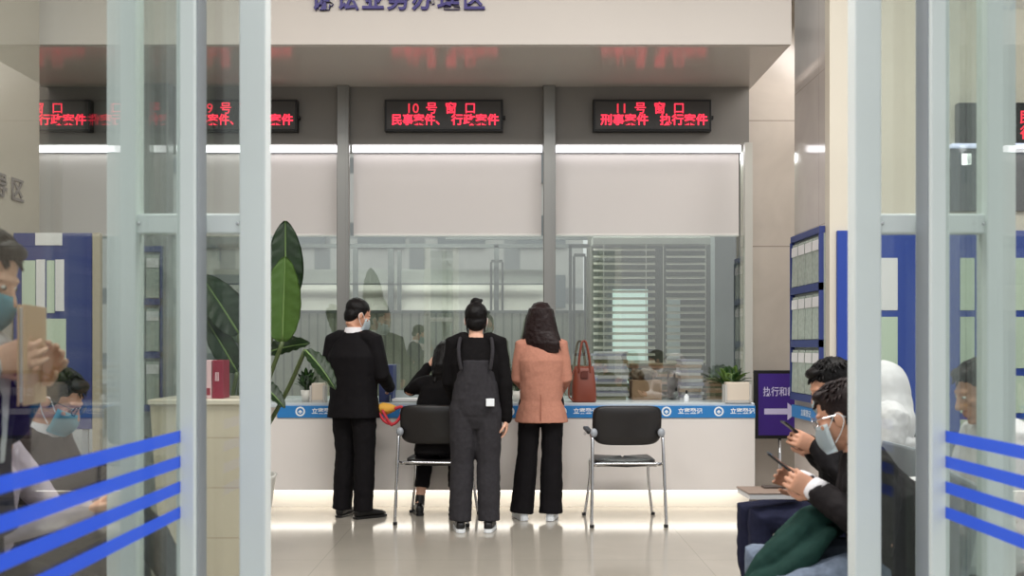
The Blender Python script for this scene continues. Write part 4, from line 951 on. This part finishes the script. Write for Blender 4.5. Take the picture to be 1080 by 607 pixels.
stack('pale document stack right of the cardboard bundle', onc(727, 8.4), .2, .26, 14, (M_f1, M_f3, M_f1, M_f2))
stack('tan document stack beneath the leafy plant', onc(751, 8.45), .16, .2, 8, (M_f2, M_f4, M_card))
t = thing('cardboard_bundle', 'cardboard box with crumpled bag on the counter behind the empty chair', 'box', onc(683, 8.38))
b = bmn(); box2(b, (-.15, -.11, 0), (.11, .1, .17), .006); obj('carton', b, M_card, t)
b = bmn()
for k in range(9): ell(b, (random.uniform(-.10, .06), random.uniform(-.06, .05), .19+random.uniform(0, .05)), (.055, .05, .04))
blob('crumpled_bag', b, mat('grey_brown_bag', (136, 116, 100), .5), t, .01, 2, .5, .04, .04)
t = thing('black_bag', 'black bag on the counter between the bundle and pale stack', 'bag', onc(708, 8.3))
b = bmn(); ell(b, (.01, 0, .1), (.045, .07, .1)); ell(b, (.01, 0, .05), (.05, .08, .05)); blob('pouch', b, M_black, t, .01, 2, .5, .02, .05)
b = bmn(); tube(b, smooth_path([(-.03, 0, .17), (-.02, 0, .24), (.02, 0, .24), (.03, 0, .17)]), .007, 6); obj('handle', b, M_black, t)
# loose paper on the counter under the seated woman's elbow
t = thing('document_tray', 'pale transparent document tray on the counter beside the blue file box', 'tray', onc(430, 7.98))
b = bmn(); box2(b, (-.14, -.11, 0), (.14, .11, .006)); box2(b, (-.14, .10, 0), (.14, .11, .09)); box2(b, (-.14, -.11, 0), (-.134, .11, .06)); box2(b, (.134, -.11, 0), (.14, .11, .06)); obj('tray', b, mat('grey_tray', (150, 160, 158), .3), t)
b = bmn(); box(b, (0, 0, .018), (.24, .2, .02)); obj('papers', b, M_paper, t)
# brown handbag
t = thing('handbag', 'brown leather handbag with upright handles on the counter', 'bag', (P(616, 0, 7.9).x, 7.91, ZT))
b = bmn(); loft(b, [ring((0, 0, z), (a, 0, 0), (0, d, 0), 20, .6) for z, a, d in ((0, .098, .055), (.02, .104, .06), (.15, .098, .05), (.27, .084, .03), (.30, .08, .02))]); hb_ = obj('body', b, M_brown, t, True)
for y in (-.032, .032):
    b = bmn(); tube(b, smooth_path([(-.045, y, .25), (-.04, y, .36), (-.02, y*.8, .485), (0, y*.8, .51), (.02, y*.8, .485), (.045, y, .36), (.05, y, .25)]), .0085, 7, True); obj('handle', b, M_brown, t, True)
b = bmn(); tube(b, smooth_path([(-.085, -.03, .27), (-.12, -.06, .18), (-.13, -.06, .06), (-.09, -.05, .01)]), .006, 6); obj('shoulder_strap', b, M_brown, t, True)
b = bmn(); box2(b, (-.03, -.06, .2), (.03, -.046, .26), .003); obj('flap', b, mat('dark_brown_leather', (96, 42, 30), .4), t)
# red and yellow bag hanging from the suited man's hand
c = P(410, 430, 7.52)
t = thing('tote_bag', 'yellow tote bag with red strap held by the suited man', 'bag', (c.x, 7.52, c.z-.02))
b = bmn(); loft(b, [ring((x, 0, z), (.0, .05, 0), (a*.3, 0, a), 14) for x, z, a in ((-.1, .03, .01), (-.06, .02, .045), (0, .01, .045), (.055, .015, .02))]); obj('body', b, mat('yellow_cloth', (216, 160, 58), .7), t, True)
b = bmn(); tube(b, smooth_path([(-.07, -.045, -.02), (-.02, -.055, -.085), (.05, -.05, -.1), (.1, -.045, -.04), (.11, -.045, .03), (.06, -.045, .02)]), .012, 8, True)
tube(b, smooth_path([(-.04, -.05, -.0), (.0, -.06, -.07), (.03, -.06, -.11)]), .012, 8, True); obj('strap', b, mat('red_strap', (190, 44, 54), .6), t, True)
